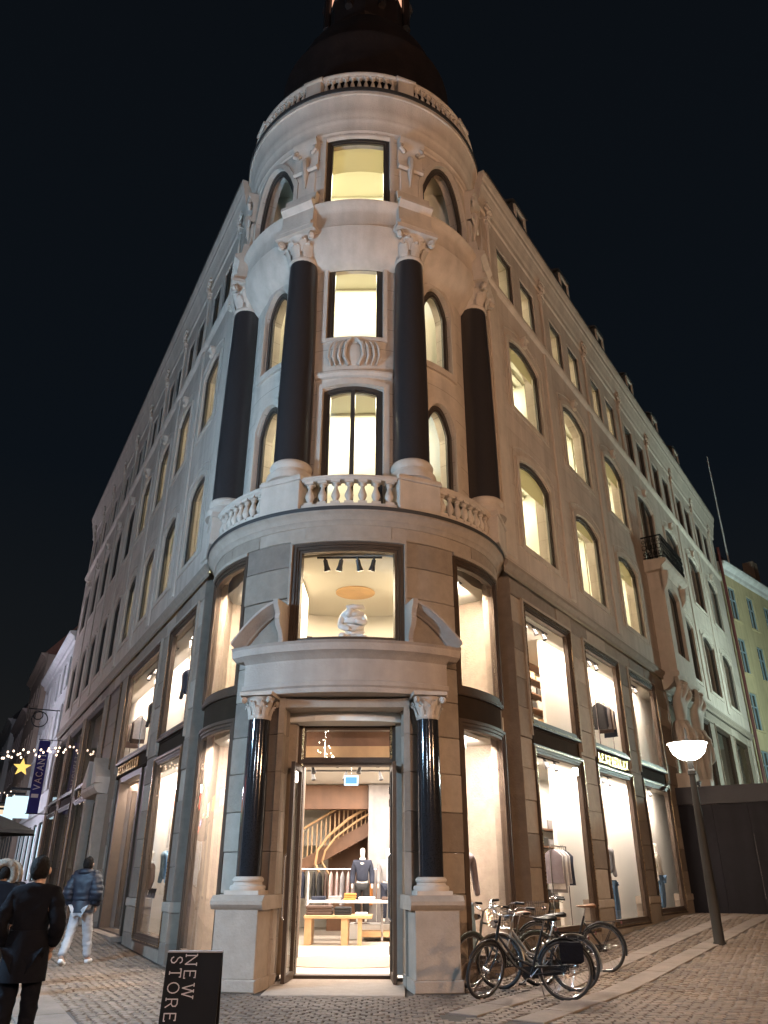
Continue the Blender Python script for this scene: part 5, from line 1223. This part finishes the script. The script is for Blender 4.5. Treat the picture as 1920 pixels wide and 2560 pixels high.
cm = thing('security_camera', 'small black security camera on the corner of the hoarding top', 'camera', HO @ T(.75, -.1, 4.0))
obj('body', MB().tube([(0, .1, .08), (.02, -.22, .02)], .06, 10), MT['black_plastic'], cm); obj('bracket', MB().box(-.03, .03, .0, .06, -.06, .06), MT['black_plastic'], cm)
tag(obj('paper_scrap', MB().loft([[(-.18, -.06, 0), (.16, -.09, .0), (.2, .08, .02), (-.15, .1, .01)], [(-.17, -.05, .015), (.15, -.08, .03), (.19, .07, .05), (-.14, .09, .02)]]), MT['cloth_white'], None, T(8.55, 18.2, gz(8.55, 18.2) + .02) @ RZ(20)), 'crumpled white paper lying on the cobbles beside the lamp post', 'litter')
# A-board
mat('board_black', (.008, .0075, .008), .7, var=.15, scale=4, spec=.12); mat('board_print', (.42, .37, .36), .6, var=.1)
MA = T(-1.70, 7.95, 0) @ RZ(2.0)
ab = thing('pavement_sign', 'black pavement sign with NEW STORE printed sideways', 'sign', MA)
def lean(sg): return MA @ T(0, -sg * 0.02, .86) @ RX(-sg * 8) @ T(0, 0, -.86)
WB_, HB_ = .245, .86
for sg, nm in ((1, 'front_board'), (-1, 'back_board')): obj(nm, MB().cbox(-WB_, WB_, -.012, .012, .0, HB_, .004), MT['board_black'], ab, lean(sg))
obj('top_strip', MB().box(-WB_, WB_, -.035, .035, HB_, HB_ + .012), MT['cloth_grey'], ab, MA)
def board_text(text, x, z, hh, L):
    ls, l0 = lettering(text, hh, hh * .085, .002, .30); k = L / l0
    for q, mb in ls:
        obj('letter', mb, MT['board_print'], ab, lean(1) @ Matrix(((0, 0, 1, x), (0, 1, 0, -.0125), (-1, 0, 0, z - q * k), (0, 0, 0, 1))))
board_text('STORE', -.205, HB_ - .035, .10, .49); board_text('NEW', -.075, HB_ - .025, .10, .34)
# light garlands with a star over the left street
mat('cable', (.02, .02, .02), .6); glow('fairy_light', (1.0, .74, .55), 4); glow('star_light', (1.0, .66, .16), 1.35)
BU = MB().lathe([(.001, -.05), (.035, -.03), (.04, 0), (.03, .03), (.001, .05)], 6).mesh('bulb')
def garland(label, s, z0, z1, sag, n, span=9.3):
    a = C0 + nL * (OFF + .05) + dL * s + Vector((0, 0, z0)); b = C0 + nL * (OFF + span) + dL * s + Vector((0, 0, z1))
    t = thing('light_garland', label, 'string lights', T(*a)); pts = []
    for i in range(41):
        k = i / 40; pts.append(a.lerp(b, k) - Vector((0, 0, sag * 4 * k * (1 - k))))
    obj('cable', MB().tube(pts, .012, 5), MT['cable'], t, Matrix())
    r = random.Random(int(s)); bl = MB()
    for i in range(n):
        k = (i + .5) / n; p = a.lerp(b, k) - Vector((0, 0, sag * 4 * k * (1 - k) + r.uniform(-.1, .22))) + Vector((r.uniform(-.1, .1), r.uniform(-.12, .12), 0))
        obj('bulb', BU, MT['fairy_light'], t, T(*p))
    return a, b
garland('string of warm fairy lights carrying the yellow star over the left street', 21.5, 6.35, 6.6, .55, 110); garland('second string of fairy lights further up the left street', 46, 6.6, 6.8, .6, 60)
def star_mesh(r):
    m = MB(); pts = []
    for i in range(10):
        q = r if i % 2 == 0 else r * .42; a = R_(36 * i); pts.append((q * math.sin(a), q * math.cos(a)))
    for i in range(10):
        p, q = pts[i], pts[(i + 1) % 10]
        m.face([(0, -.09, 0), (q[0], 0, q[1]), (p[0], 0, p[1])]); m.face([(0, .09, 0), (p[0], 0, p[1]), (q[0], 0, q[1])])
    return m
ps = C0 + nL * (OFF + 1.75) + dL * 21.5
tag(obj('star_lantern', star_mesh(.36), MT['star_light'], None, T(ps.x, ps.y, 5.45) @ RZ(24)), 'glowing yellow five pointed star hanging below the fairy lights', 'lantern')
# red paper lanterns assumed over the left street, outside the frame, mirrored in the panes
glow('red_lantern_glow', (1.0, .06, .03), 10.0)
for i, (s, o, z) in enumerate(((3.5, 7.2, 3.6), (14.5, 5.6, 4.0), (20.5, 4.2, 4.4))):
    p = C0 + nL * (OFF + o) + dL * s; t = thing('red_lantern', 'red lantern hanging over the left street ' + ('beside the tower', 'before the second portal', 'near the yellow star')[i], 'lantern', T(p.x, p.y, z), 'red lanterns over the left street')
    obj('shade', MB().lathe([(.08, -.42), (.24, -.3), (.30, 0), (.24, .3), (.08, .42)], 14), MT['red_lantern_glow'], t, smooth=60); obj('cord', MB().tube([(0, 0, .4), (0, 0, 4.0)], .008, 5), MT['cable'], t)
# wrought ring sign on the white house, cafe umbrella
rs = thing('ring_sign', 'wrought iron ring sign on a bracket of the white house', 'sign', FL @ T(-29.0, 0, 0))
Mr = FL @ T(-29.0, -.9, 8.6)
obj('bracket', MB().tube([(0, .9, .55), (0, -.6, .55)], .03, 6), MT['iron'], rs, Mr)
for rr, c, z in ((.38, 0, .05), (.22, -.1, .25)): obj('ring', MB().tube([(0, c + rr * math.cos(R_(18 * i)), z + rr * math.sin(R_(18 * i))) for i in range(20)], .028, 6, closed=True), MT['iron'], rs, Mr)
um = thing('cafe_umbrella', 'dark cafe umbrella over the crowd in the left street', 'umbrella', T(-9.75, 19.5, gz(-9.75, 19.5)))
obj('canopy', MB().lathe([(1.5, 2.28), (1.48, 2.36), (.8, 2.62), (.08, 2.85), (.001, 2.9)], 8, cap=False), MT['cloth_black'], um); obj('pole', MB().tube([(0, 0, 0), (0, 0, 2.85)], .03, 8), MT['iron'], um); obj('base', MB().lathe([(.3, 0), (.3, .06), (.06, .1)], 14), MT['iron'], um)

# unseen sign boxes added across the left street for coloured streaks in the panes
for i, (s_, col, nm) in enumerate(((5, (.1, .7, 1.0), 'blue'), (9, (1.0, .35, .05), 'orange'), (13, (.1, .9, .5), 'green'), (19, (1.0, .8, .4), 'amber'), (25, (.5, .4, 1.0), 'violet'), (31, (1.0, .15, .1), 'red'))):
    glow('sign_light_' + nm, col, 7.0); sb_ = thing('shop_sign', 'lit %s shop sign across the left street' % nm, 'sign', FO @ T(s_, -.2, 3.5))
    obj('light_box', MB().cbox(-.9, .9, -.06, .06, 0, .5, .01), MT['sign_light_' + nm], sb_); obj('bracket', MB().box(-.1, .1, .06, .2, .1, .4), MT['iron'], sb_)

# light boxes added for the glow of lit shop fronts up the left street
for i, (s_, z_, m_, nm) in enumerate(((33.0, 2.9, 'shop_glow_cool', 'white'), (38.5, 3.1, 'shop_glow_cool', 'pale blue'), (44.0, 2.6, 'shop_glow_cool', 'cool white'), (49.0, 3.3, 'shop_glow_warm', 'warm'), (55.0, 2.8, 'shop_glow_cool', 'icy white'), (61.0, 3.0, 'shop_glow_warm', 'cream'))):
    t = thing('projecting_sign', '%s light box sign sticking out from shops up the left street' % nm, 'sign', FL @ T(-s_, 0, zl + z_ + .1), 'light box signs up the left street')
    obj('light_box', MB().cbox(-.1, .1, -1.2, -.25, .6 + .25 * (i % 3), 1.7 + .15 * (i % 2), .01), MT[m_], t); obj('frame', MB().box(-.12, .12, -1.34, -.2, 2.0, 2.12), MT['iron'], t); obj('bracket', MB().tube([(0, .05, 1.8), (0, -.3, 1.8)], .03, 6), MT['iron'], t)
# ================================================================ people
mat('skin', (.42, .27, .20), .55, var=.05); mat('hair_dark', (.008, .006, .005), .8, var=.4, scale=40, bump=.8, spec=.15); mat('shoe_dark', (.02, .018, .018), .5); mat('shoe_white', (.6, .6, .6), .5)
mat('puffer', (.012, .015, .024), .5, var=.2, scale=6, spec=.3); mat('coat_black', (.006, .006, .008), .95, var=.2, scale=20, bump=.2, spec=.1); mat('trouser_pale', (.34, .335, .34), .85, var=.1, scale=6, bump=.3); mat('fur', (.16, .13, .10), .95, var=.5, scale=40, bump=.8)
def person(label, x, y, h, rz, pose, coat, legs, hair, shoe, coat_len=.82, puffy=0, hood=None, arm='pocket'):
    z = gz(x, y); M = T(x, y, z) @ RZ(rz) @ SC(h / 1.78, h / 1.78, h / 1.78)
    t = thing('person', label, 'person', M)
    lf, rf = pose                     # forward offset of each foot (front is -y)
    J = {'pel': (0, 0, .96, (.155, .11)), 'wst': (0, 0, 1.13, (.14, .10)), 'chs': (0, .01, 1.36, (.18, .125)), 'nck': (0, 0, 1.52, (.06, .06)), 'jaw': (0, -.035, 1.60, (.062, .075)), 'hd': (0, -.005, 1.69, (.078, .098)), 'hd2': (0, .005, 1.755, (.06, .08)),
         'sL': (-.195, .01, 1.44, .065), 'sR': (.195, .01, 1.44, .065)}
    if arm == 'pocket': A = {'eL': (-.29, .09, 1.17, .048), 'wL': (-.22, -.08, 1.0, .035), 'kL': (-.19, -.12, .95, .034), 'eR': (.29, .09, 1.17, .048), 'wR': (.22, -.08, 1.0, .035), 'kR': (.19, -.12, .95, .034)}
    else: A = {'eL': (-.25, .05, 1.16, .048), 'wL': (-.24, -.04, .93, .035), 'kL': (-.24, -.06, .84, .036), 'eR': (.25, .06, 1.16, .048), 'wR': (.25, -.02, .93, .035), 'kR': (.25, -.04, .84, .036)}
    J.update(A)
    for s, f, sx_ in (('L', lf, -1), ('R', rf, 1)):
        J['h' + s] = (sx_ * .10, 0, .90, .095); J['n' + s] = (sx_ * .105, -f * .45 - .03, .50, .066); J['a' + s] = (sx_ * .105, -f + .02, .09 + (.06 if f < -.1 else 0), .042); J['t' + s] = (sx_ * .115, -f - .15, .035, .036)
    E = [('pel', 'wst'), ('wst', 'chs'), ('chs', 'nck'), ('nck', 'jaw'), ('jaw', 'hd'), ('hd', 'hd2')]
    for k in 'LR': E += [('chs', 's' + k), ('s' + k, 'e' + k), ('e' + k, 'w' + k), ('w' + k, 'k' + k), ('pel', 'h' + k), ('h' + k, 'n' + k), ('n' + k, 'a' + k), ('a' + k, 't' + k)]
    obj('body', skin('body', J, E), MT['skin'], t)
    ft = MB()
    for s, sx_ in (('L', -1), ('R', 1)):                       # ears, nose and fingers
        k = J['k' + s]
        for i, l in enumerate((.07, .08, .075, .06)): ft.tube([(k[0] + .012 * sx_, k[1] + .025 - .018 * i, k[2] - .02), (k[0] + .014 * sx_, k[1] + .02 - .018 * i, k[2] - .02 - l * .6), (k[0] - .01 * sx_, k[1] + .015 - .018 * i, k[2] - .02 - l)], [.011, .010, .008], 6)
        ft.tube([(k[0], k[1] - .04, k[2] + .01), (k[0] - .015 * sx_, k[1] - .065, k[2] - .03)], [.012, .009], 6)
        ft.lathe([(.001, -.035), (.02, -.02), (.024, .01), (.015, .03), (.001, .035)], 6, sx_ * .088, 0)
    ft.v = [(a, b, c + 1.675) if abs(c) < .04 else (a, b, c) for a, b, c in ft.v]; ft.d = {}
    ft.tube([(0, -.09, 1.72), (0, -.118, 1.675), (0, -.10, 1.665)], [.010, .017, .01], 6)
    obj('face_and_fingers', ft, MT['skin'], t, smooth=60)
    def g(v, d): return v[:3] + ((v[3][0] + d, v[3][1] + d) if isinstance(v[3], tuple) else v[3] + d,)
    p = .032 + puffy
    JC = {k: g(J[k], p) for k in ('pel', 'wst', 'chs', 'sL', 'eL', 'wL', 'sR', 'eR', 'wR')}; JC['col'] = (0, .0, 1.575, (.088 + puffy * .4, .085 + puffy * .4))
    E2 = [q for q in E if q[0] in JC and q[1] in JC] + [('chs', 'col')]
    if True:
        sk = MB(); sk.loft([[(rx * math.cos(a), ry * math.sin(a) + .008 * math.sin(6 * a) * (1.2 - z_), z_) for a in [2 * math.pi * i / 28 for i in range(28)]] for z_, rx, ry in ((coat_len, .225, .185), (coat_len * .6 + .40, .222, .182), (1.04, .205, .165), (1.14, .185, .145))], cap0=False); obj('coat_skirt', sk, MT[coat], t, smooth=60)
    ct = obj('coat', skin('coat', JC, E2, 3, .014, .022 if puffy > .03 else 0), MT[coat], t)
    if puffy > .03:
        obj('hood', MB().tube([(.13 * math.cos(R_(18 * i)), .12 * math.sin(R_(18 * i)) + .01, 1.535 + .02 * math.sin(R_(18 * i))) for i in range(20)], .055, 8, closed=True), MT[coat], ct, M, smooth=60)
    JL = {k: g(J[k], .022 if k[0] != 'a' else .035) for k in ('pel', 'hL', 'nL', 'aL', 'hR', 'nR', 'aR')}
    obj('trousers', skin('trousers', JL, [q for q in E if q[0] in JL and q[1] in JL], 3, .014), MT[legs], t)
    for s in 'LR':
        a, b = J['a' + s], J['t' + s]
        obj('shoe', skin('shoe', {'a': (a[0], a[1] + .03, a[2] - .04, .05), 'b': (b[0], b[1] + .07, b[2] + .012, .046), 'c': (b[0], b[1] - .02, b[2] + .006, .038)}, [('a', 'b'), ('b', 'c')]), MT[shoe], t)
    hm = MB(); r = random.Random(int(x * 50)); rg = []
    for i in range(11):
        e_ = -math.pi / 2 + math.pi * i / 10; rg.append([(.096 * math.cos(e_) * math.cos(a) , .018 + .118 * math.cos(e_) * math.sin(a), 1.695 + .125 * math.sin(e_) + r.uniform(-.014, .014)) for a in [2 * math.pi * k / 18 for k in range(18)]])
    hm.loft(rg); h2 = MB()
    for f in hm.f:
        c = sum((Vector(hm.v[i]) for i in f), Vector()) / len(f)
        if not (c.y < -.035 and c.z < 1.765) and not (c.z < 1.60): h2.face([hm.v[i] for i in f])
    obj('hair', h2, MT[hair], t, smooth=80)
    if hood: obj('fur_hood', MB().tube([(.145 * math.cos(R_(18 * i)), .06 + .03 * math.sin(R_(18 * i)), 1.66 + .165 * math.sin(R_(18 * i))) for i in range(20)], .06, 8, closed=True), MT['fur'], t, smooth=60)
    return t
person('person in navy puffer jacket and pale trousers walking away up the left street', -5.62, 16.0, 1.76, 173, (.28, -.30), 'puffer', 'trouser_pale', 'hair_dark', 'shoe_white', .86, .045)
person('person in a long black coat seen from behind near the pavement sign', -3.22, 7.9, 1.62, 186, (.04, -.05), 'coat_black', 'coat_black', 'hair_dark', 'shoe_dark', .70, 0)
person('person in a dark jacket with fur hood in the left street crowd', -5.52, 12.6, 1.60, 165, (.12, -.12), 'coat_black', 'cloth_black', 'hair_dark', 'shoe_dark', .84, .02, True)
person('person in a dark coat at the edge of the left street crowd', -5.22, 11.6, 1.60, 200, (.1, -.12), 'coat_black', 'cloth_black', 'hair_dark', 'shoe_dark', .80, .02, True)
# ================================================================ bicycles
mat('bike_black', (.007, .007, .008), .45, var=.1, spec=.3); mat('bike_silver', (.22, .20, .17), .35, metal=.5, var=.1); mat('tyre', (.012, .012, .012), .8); mat('leather_brown', (.16, .08, .04), .55, var=.2); mat('bike_green', (.05, .06, .05), .35)
def circ(r, n, y=0, a0=0, a1=360): return [(r * math.cos(R_(a0 + (a1 - a0) * i / n)), y, r * math.sin(R_(a0 + (a1 - a0) * i / n))) for i in range(n + (1 if a1 - a0 < 360 else 0))]
TY = MB().tube(circ(.335, 40), .020, 8, closed=True).mesh('tyre', 60); RIM = MB().tube(circ(.312, 40), .011, 6, closed=True).mesh('rim', 60)
SPK = MB()
for i in range(28):
    a = R_(360 / 28 * i); b = a + (.5 if i % 2 else -.5); sd = .03 if i % 4 < 2 else -.03
    SPK.tube([(.02 * math.cos(b), sd, .02 * math.sin(b)), (.31 * math.cos(a), 0, .31 * math.sin(a))], .0016, 4)
SPK = SPK.mesh('spokes'); HUB = MB().tube([(0, -.055, 0), (0, .055, 0)], .022, 10).mesh('hub', 40)
def wheel(parent, M, rimm):
    w = obj('wheel', TY, MT['tyre'], parent, M); obj('rim', RIM, MT[rimm], w, M); tag(obj('spokes', SPK, MT['chrome'], w, M), kind='stuff'); obj('hub', HUB, MT['chrome'], w, M)
def bicycle(label, M, fm, steer, basket=False, rear_basket=False, lean=6, saddle='bike_black', step=True, stand=1):
    # x forward, rear hub at origin (height .355)
    M = M @ RX(lean); t = thing('bicycle', label, 'bicycle', M, 'bicycles parked beside the tower')
    H = .355
    wheel(t, M @ T(0, 0, H), 'chrome')
    bb, seat, hd, hu = (.46, 0, .29), (.27, 0, .82), (.90, 0, .66), (.855, 0, .88)
    fr = MB(); fr.tube([bb, seat], .017, 8); fr.tube([hd, hu], .020, 8)
    if step: fr.tube([(.875, 0, .76), (.66, 0, .48), (.42, 0, .40)], .019, 8); fr.tube([(.89, 0, .68), (.66, 0, .40), bb], .019, 8)
    else: fr.tube([(.86, 0, .85), (.30, 0, .74)], .017, 8); fr.tube([hd, bb], .019, 8)
    for y in (-.06, .06): fr.tube([(0, y, H), (.40, y * .5, .30), bb], .010, 6); fr.tube([(0, y, H), (.28, y * .4, .72)], .009, 6)
    obj('frame', fr, MT[fm], t, M, smooth=60)
    piv = M @ T(*hd) @ Matrix.Rotation(R_(-17), 4, 'Y') @ RZ(steer) @ Matrix.Rotation(R_(17), 4, 'Y') @ T(-hd[0], 0, -hd[2])
    fk = MB()
    for y in (-.055, .055): fk.tube([(.90, y * .6, .64), (.95, y, .52), (1.07, y, H)], .012, 6)
    fk.tube([hd, (.83, 0, 1.0)], .014, 8); obj('fork', fk, MT[fm], t, piv, smooth=60)
    wheel(t, piv @ T(1.08, 0, H), 'chrome')
    obj('mudguard', MB().tube(circ(.372, 16, 0, 20, 195), .018, 6), MT[fm], t, M @ T(0, 0, H), smooth=60); obj('mudguard', MB().tube(circ(.372, 14, 0, 35, 185), .018, 6), MT[fm], t, piv @ T(1.08, 0, H), smooth=60)
    hb = obj('handlebar', MB().tube([(.60, -.29, 1.08), (.72, -.29, 1.09), (.83, -.22, 1.08), (.85, -.08, 1.03), (.83, 0, 1.0), (.85, .08, 1.03), (.83, .22, 1.08), (.72, .29, 1.09), (.60, .29, 1.08)], .012, 8), MT['chrome'], t, piv, smooth=60)
    for y in (-.29, .29): obj('grip', MB().tube([(.58, y, 1.078), (.71, y, 1.088)], .018, 8), MT['bike_black'], hb, piv, smooth=60); obj('brake_lever', MB().tube([(.74, y, 1.07), (.62, y * 1.05, 1.03)], .006, 5), MT['chrome'], hb, piv)
    obj('bell', MB().lathe([(.001, 1.12), (.025, 1.115), (.03, 1.09)], 10, .80, .15), MT['chrome'], hb, piv, smooth=60)
    obj('head_lamp', MB().tube([(.90, 0, .93), (.98, 0, .93)], [.03, .045], 10), MT['chrome'], t, piv, smooth=60)
    obj('seat_post', MB().tube([seat, (.235, 0, .94)], .013, 8), MT['chrome'], t, M)
    sd = MB(); rings = []
    for x, w, zt, zb in ((.06, .06, .99, .95), (.10, .10, 1.01, .94), (.20, .10, 1.0, .945), (.28, .05, .985, .945), (.36, .022, .98, .95), (.38, .012, .975, .955)):
        rings.append([(x, -w, (zt + zb) / 2), (x, -w * .6, zb), (x, w * .6, zb), (x, w, (zt + zb) / 2), (x, w * .6, zt), (x, -w * .6, zt)])
    sd.loft(rings); obj('saddle', sd, MT[saddle], t, M, smooth=70)
    rk = MB()
    for y in (-.06, .06): rk.tube([(.26, y, .74), (.1, y, .745), (-.32, y, .745)], .006, 5); rk.tube([(-.22, y, .745), (0, y * 1.2, H)], .006, 5)
    for x in (.12, -.05, -.2, -.32): rk.tube([(x, -.06, .745), (x, .06, .745)], .005, 5)
    obj('luggage_rack', rk, MT['bike_black'], t, M)
    obj('chain_guard', MB().hexa([(-.05, -.06, .31), (.56, -.06, .24), (.56, -.045, .24), (-.05, -.045, .31), (-.05, -.06, .41), (.56, -.06, .38), (.56, -.045, .38), (-.05, -.045, .41)]), MT['bike_black'], t, M)
    cr_ = obj('crank', MB().tube([(.46, -.07, .29), (.46, .07, .29)], .016, 8).tube([(.46, -.08, .29), (.58, -.08, .17)], .009, 6).tube([(.46, .08, .29), (.34, .08, .41)], .009, 6), MT['chrome'], t, M)
    obj('pedal', MB().box(.53, .63, -.17, -.09, .155, .18), MT['bike_black'], cr_, M); obj('pedal', MB().box(.29, .39, .09, .17, .40, .425), MT['bike_black'], cr_, M)
    obj('kickstand', MB().tube([(.36, 0, .30), (.33, -.10 if stand > 0 else .10, .15), (.30, -.19 if stand > 0 else .19, .015)], .009, 6), MT['chrome'], t, M)
    obj('tail_lamp', MB().box(-.345, -.325, -.03, .03, .72, .76), MT['paint_red'], t, M)
    if basket:
        b = MB()
        for k in range(4): s = 1 - .04 * (3 - k); b.tube([(x * 1.0, y, .80 + .075 * k) for x, y in ((.93 , -.15 * s), (1.18 * s + .05, -.15 * s), (1.18 * s + .05, .15 * s), (.93, .15 * s))], .005, 5, closed=True)
        for i in range(9):
            x = .94 + .03 * i; b.tube([(x, -.14, .80), (x, -.15, 1.03)], .003, 4); b.tube([(x, .14, .80), (x, .15, 1.03)], .003, 4)
        for i in range(8): y = -.14 + .04 * i; b.tube([(1.19, y, .80), (1.225, y, 1.03)], .003, 4); b.tube([(.94, y, .80), (1.19, y, .80)], .003, 4)
        obj('wire_basket', b, MT['chrome'], t, piv)
    if rear_basket:
        for y in (-.14, .14): obj('pannier', MB().loft([[(x * k, y + q * k, z) for x, q in ((-.24, -.05), (.06, -.05), (.06, .05), (-.24, .05))] for z, k in ((.46, .8), (.49, 1), (.68, 1), (.71, .85))]), MT['coat_black'], t, M)
    return t
def bike_at(rx, ry, fx, fy): return T(rx, ry, gz(rx, ry)) @ RZ(math.degrees(math.atan2(fy - ry, fx - rx)))
bicycle('black bicycle with big panniers standing nearest the square on its kickstand', bike_at(2.44, 11.78, 1.36, 11.95), 'bike_black', 48, False, True, -4)
bicycle('black bicycle with brown saddle parked nearest the right wing windows', bike_at(3.62, 14.35, 2.66, 14.8), 'bike_black', 15, True, False, 3, 'leather_brown', True)
bicycle('beige step through bicycle between the other bicycles', bike_at(2.75, 12.6, 1.70, 12.85), 'bike_silver', -12, True, False, 5, 'bike_black')
bicycle('dark bicycle standing against the tower window', bike_at(2.35, 13.25, 1.30, 13.0), 'bike_green', 25, False, False, 4, 'leather_brown', False)
# ================================================================ paving
mat('sett_granite', (.122, .092, .070), .75, var=.5, scale=1.2, bump=.5, bscale=40); mat('sett_granite_pale', (.150, .114, .088), .75, var=.45, scale=1.2, bump=.5, bscale=40); mat('flagstone', (.142, .110, .088), .75, var=.35, scale=2, bump=.35, bscale=25)
# flag strips along the right wing and a flag path up the left street
strips = []
def strip_frame(F, off): return F @ T(0, -off, 0)
def in_strip(x, y):
    q = Vector((x, y, 0)) - C0
    a = q.dot(nR) - OFF; s = q.dot(dR)
    if s > -4 and (1.10 < a < 1.52 or 1.93 < a < 2.37): return True
    b = q.dot(nL) - OFF; s = q.dot(dL)
    if s > -8 and 2.3 < b < 4.1: return True
    return False
FLG = {}
def flag(F, x0, x1, y0, y1):
    k = (round(x1 - x0, 2), round(y1 - y0, 2))
    if k not in FLG:
        w, d = k; m = MB(); m.loft([[(i, i, z), (w - i, i, z), (w - i, d - i, z), (i, d - i, z)] for z, i in ((-.1, 0), (-.008, 0), (0, .008))], cap0=False); FLG[k] = m.mesh('flagstone'); FLG[k].materials.append(MT['flagstone'])
    p = F @ Vector((x0 + k[0] / 2, y0 + k[1] / 2, 0)); z = gz(p.x, p.y)
    pa = F @ Vector((x0, y0 + k[1] / 2, 0)); pb = F @ Vector((x1, y0 + k[1] / 2, 0)); tl = math.atan2(gz(pb.x, pb.y) - gz(pa.x, pa.y), x1 - x0)
    pc = F @ Vector((x0 + k[0] / 2, y0, 0)); pd = F @ Vector((x0 + k[0] / 2, y1, 0)); tc_ = math.atan2(gz(pd.x, pd.y) - gz(pc.x, pc.y), y1 - y0)
    return obj('flagstone', FLG[k], None, GR, F @ T(x0, y0, gz((F @ Vector((x0, y0, 0))).x, (F @ Vector((x0, y0, 0))).y) + .022 + rnd.uniform(-.002, .002)) @ Matrix.Rotation(-tl, 4, 'Y') @ Matrix.Rotation(tc_, 4, 'X'))
GR = bpy.data.objects['ground']; WM[GR] = Matrix()
for off in (1.12, 1.95):
    s = -3.6; n = 0
    while s < 16:
        w = (.9, 1.1, 1.0)[n % 3]; n += 1; flag(FR, s + .004, s + w - .004, -off - .38, -off); s += w
s = -6.0; n = 0
while s < 18:
    w = (.8, 1.0, .9)[n % 3]; n += 1
    for r_ in range(3): flag(FL, -s - w + .004 + (.2 if r_ == 1 else 0), -s - .004 + (.2 if r_ == 1 else 0), -4.1 + .6 * r_ + .004, -4.1 + .6 * r_ + .596)
    s += w
# setts: the largest in view one by one, the rest as one mass
rs_ = random.Random(11); SM = []
for k in range(6):
    w, d = .115 + .012 * rs_.random(), .105 + .02 * rs_.random(); j = lambda: rs_.uniform(-.008, .008)
    base = [(-w / 2, -d / 2), (w / 2, -d / 2), (w / 2, d / 2), (-w / 2, d / 2)]; top = [(a * .82 + j(), b * .82 + j()) for a, b in base]; base = [(a + j(), b + j()) for a, b in base]
    hh = .014 + .006 * rs_.random(); mid = [((a + c) / 2 * 1.04, (b + d_) / 2 * 1.04) for (a, b), (c, d_) in zip(base, top)]
    m = MB(); m.loft([[(a, b, -.02) for a, b in base], [(a, b, hh * .65) for a, b in mid], [(a, b, hh + rs_.uniform(-.004, .004)) for a, b in top]], cap0=False)
    SM.append(m)
SMM = []
for i, m in enumerate(SM):
    me = m.mesh('sett'); me.materials.append(MT['sett_granite' if i % 3 else 'sett_granite_pale']); SMM.append(me)
cells = []
row = 0; y = 9.3
while y < 27:
    stp = .135 if y < 16 else .15
    x = -11 + (row % 2) * stp / 2
    lim = 1.05 + y * .56
    while x < 15:
        if -lim < x < lim and not indoors(x, y, -.12) and not in_strip(x, y):
            t = FT.inverted() @ Vector((x, y, 0))
            if not (abs(t.x) < 1.05 and -3.95 < t.y < 0) and not (abs(abs(t.x) - 1.41) < .42 and t.y > -3.7): cells.append((x + rs_.uniform(-.012, .012), y + rs_.uniform(-.015, .015)))
        x += stp
    y += stp * .97; row += 1
def onscreen(x, y):
    v = Vector((x, y, gz(x, y) - EYE)); z = v.dot(_fw); return abs(960 * 0 + FPX * v.dot(_r2) / z) < 965 and FPX * -v.dot(_u2) / z < 1285
vis = [c for c in cells if onscreen(*c)]
near = set(vis[:300])
bulk = {0: ([], []), 1: ([], [])}
for c in cells:
    i = rs_.randrange(6); a = rs_.uniform(-.12, .12); z = gz(*c) + .002
    if c in near:
        obj('sett', SMM[i], None, GR, T(c[0], c[1], z) @ Matrix.Rotation(a, 4, 'Z')); continue
    V, Fc = bulk[0 if i % 3 else 1]; n = len(V); ca, sa = math.cos(a), math.sin(a)
    V.extend((c[0] + q[0] * ca - q[1] * sa, c[1] + q[0] * sa + q[1] * ca, z + q[2]) for q in SM[i].v); Fc.extend([[n + k for k in f] for f in SM[i].f])
for k, mm in ((0, 'sett_granite'), (1, 'sett_granite_pale')):
    me = bpy.data.meshes.new('setts'); me.from_pydata(bulk[k][0], [], bulk[k][1]); me.update()
    tag(obj('setts', me, MT[mm], GR, Matrix()), kind='stuff')
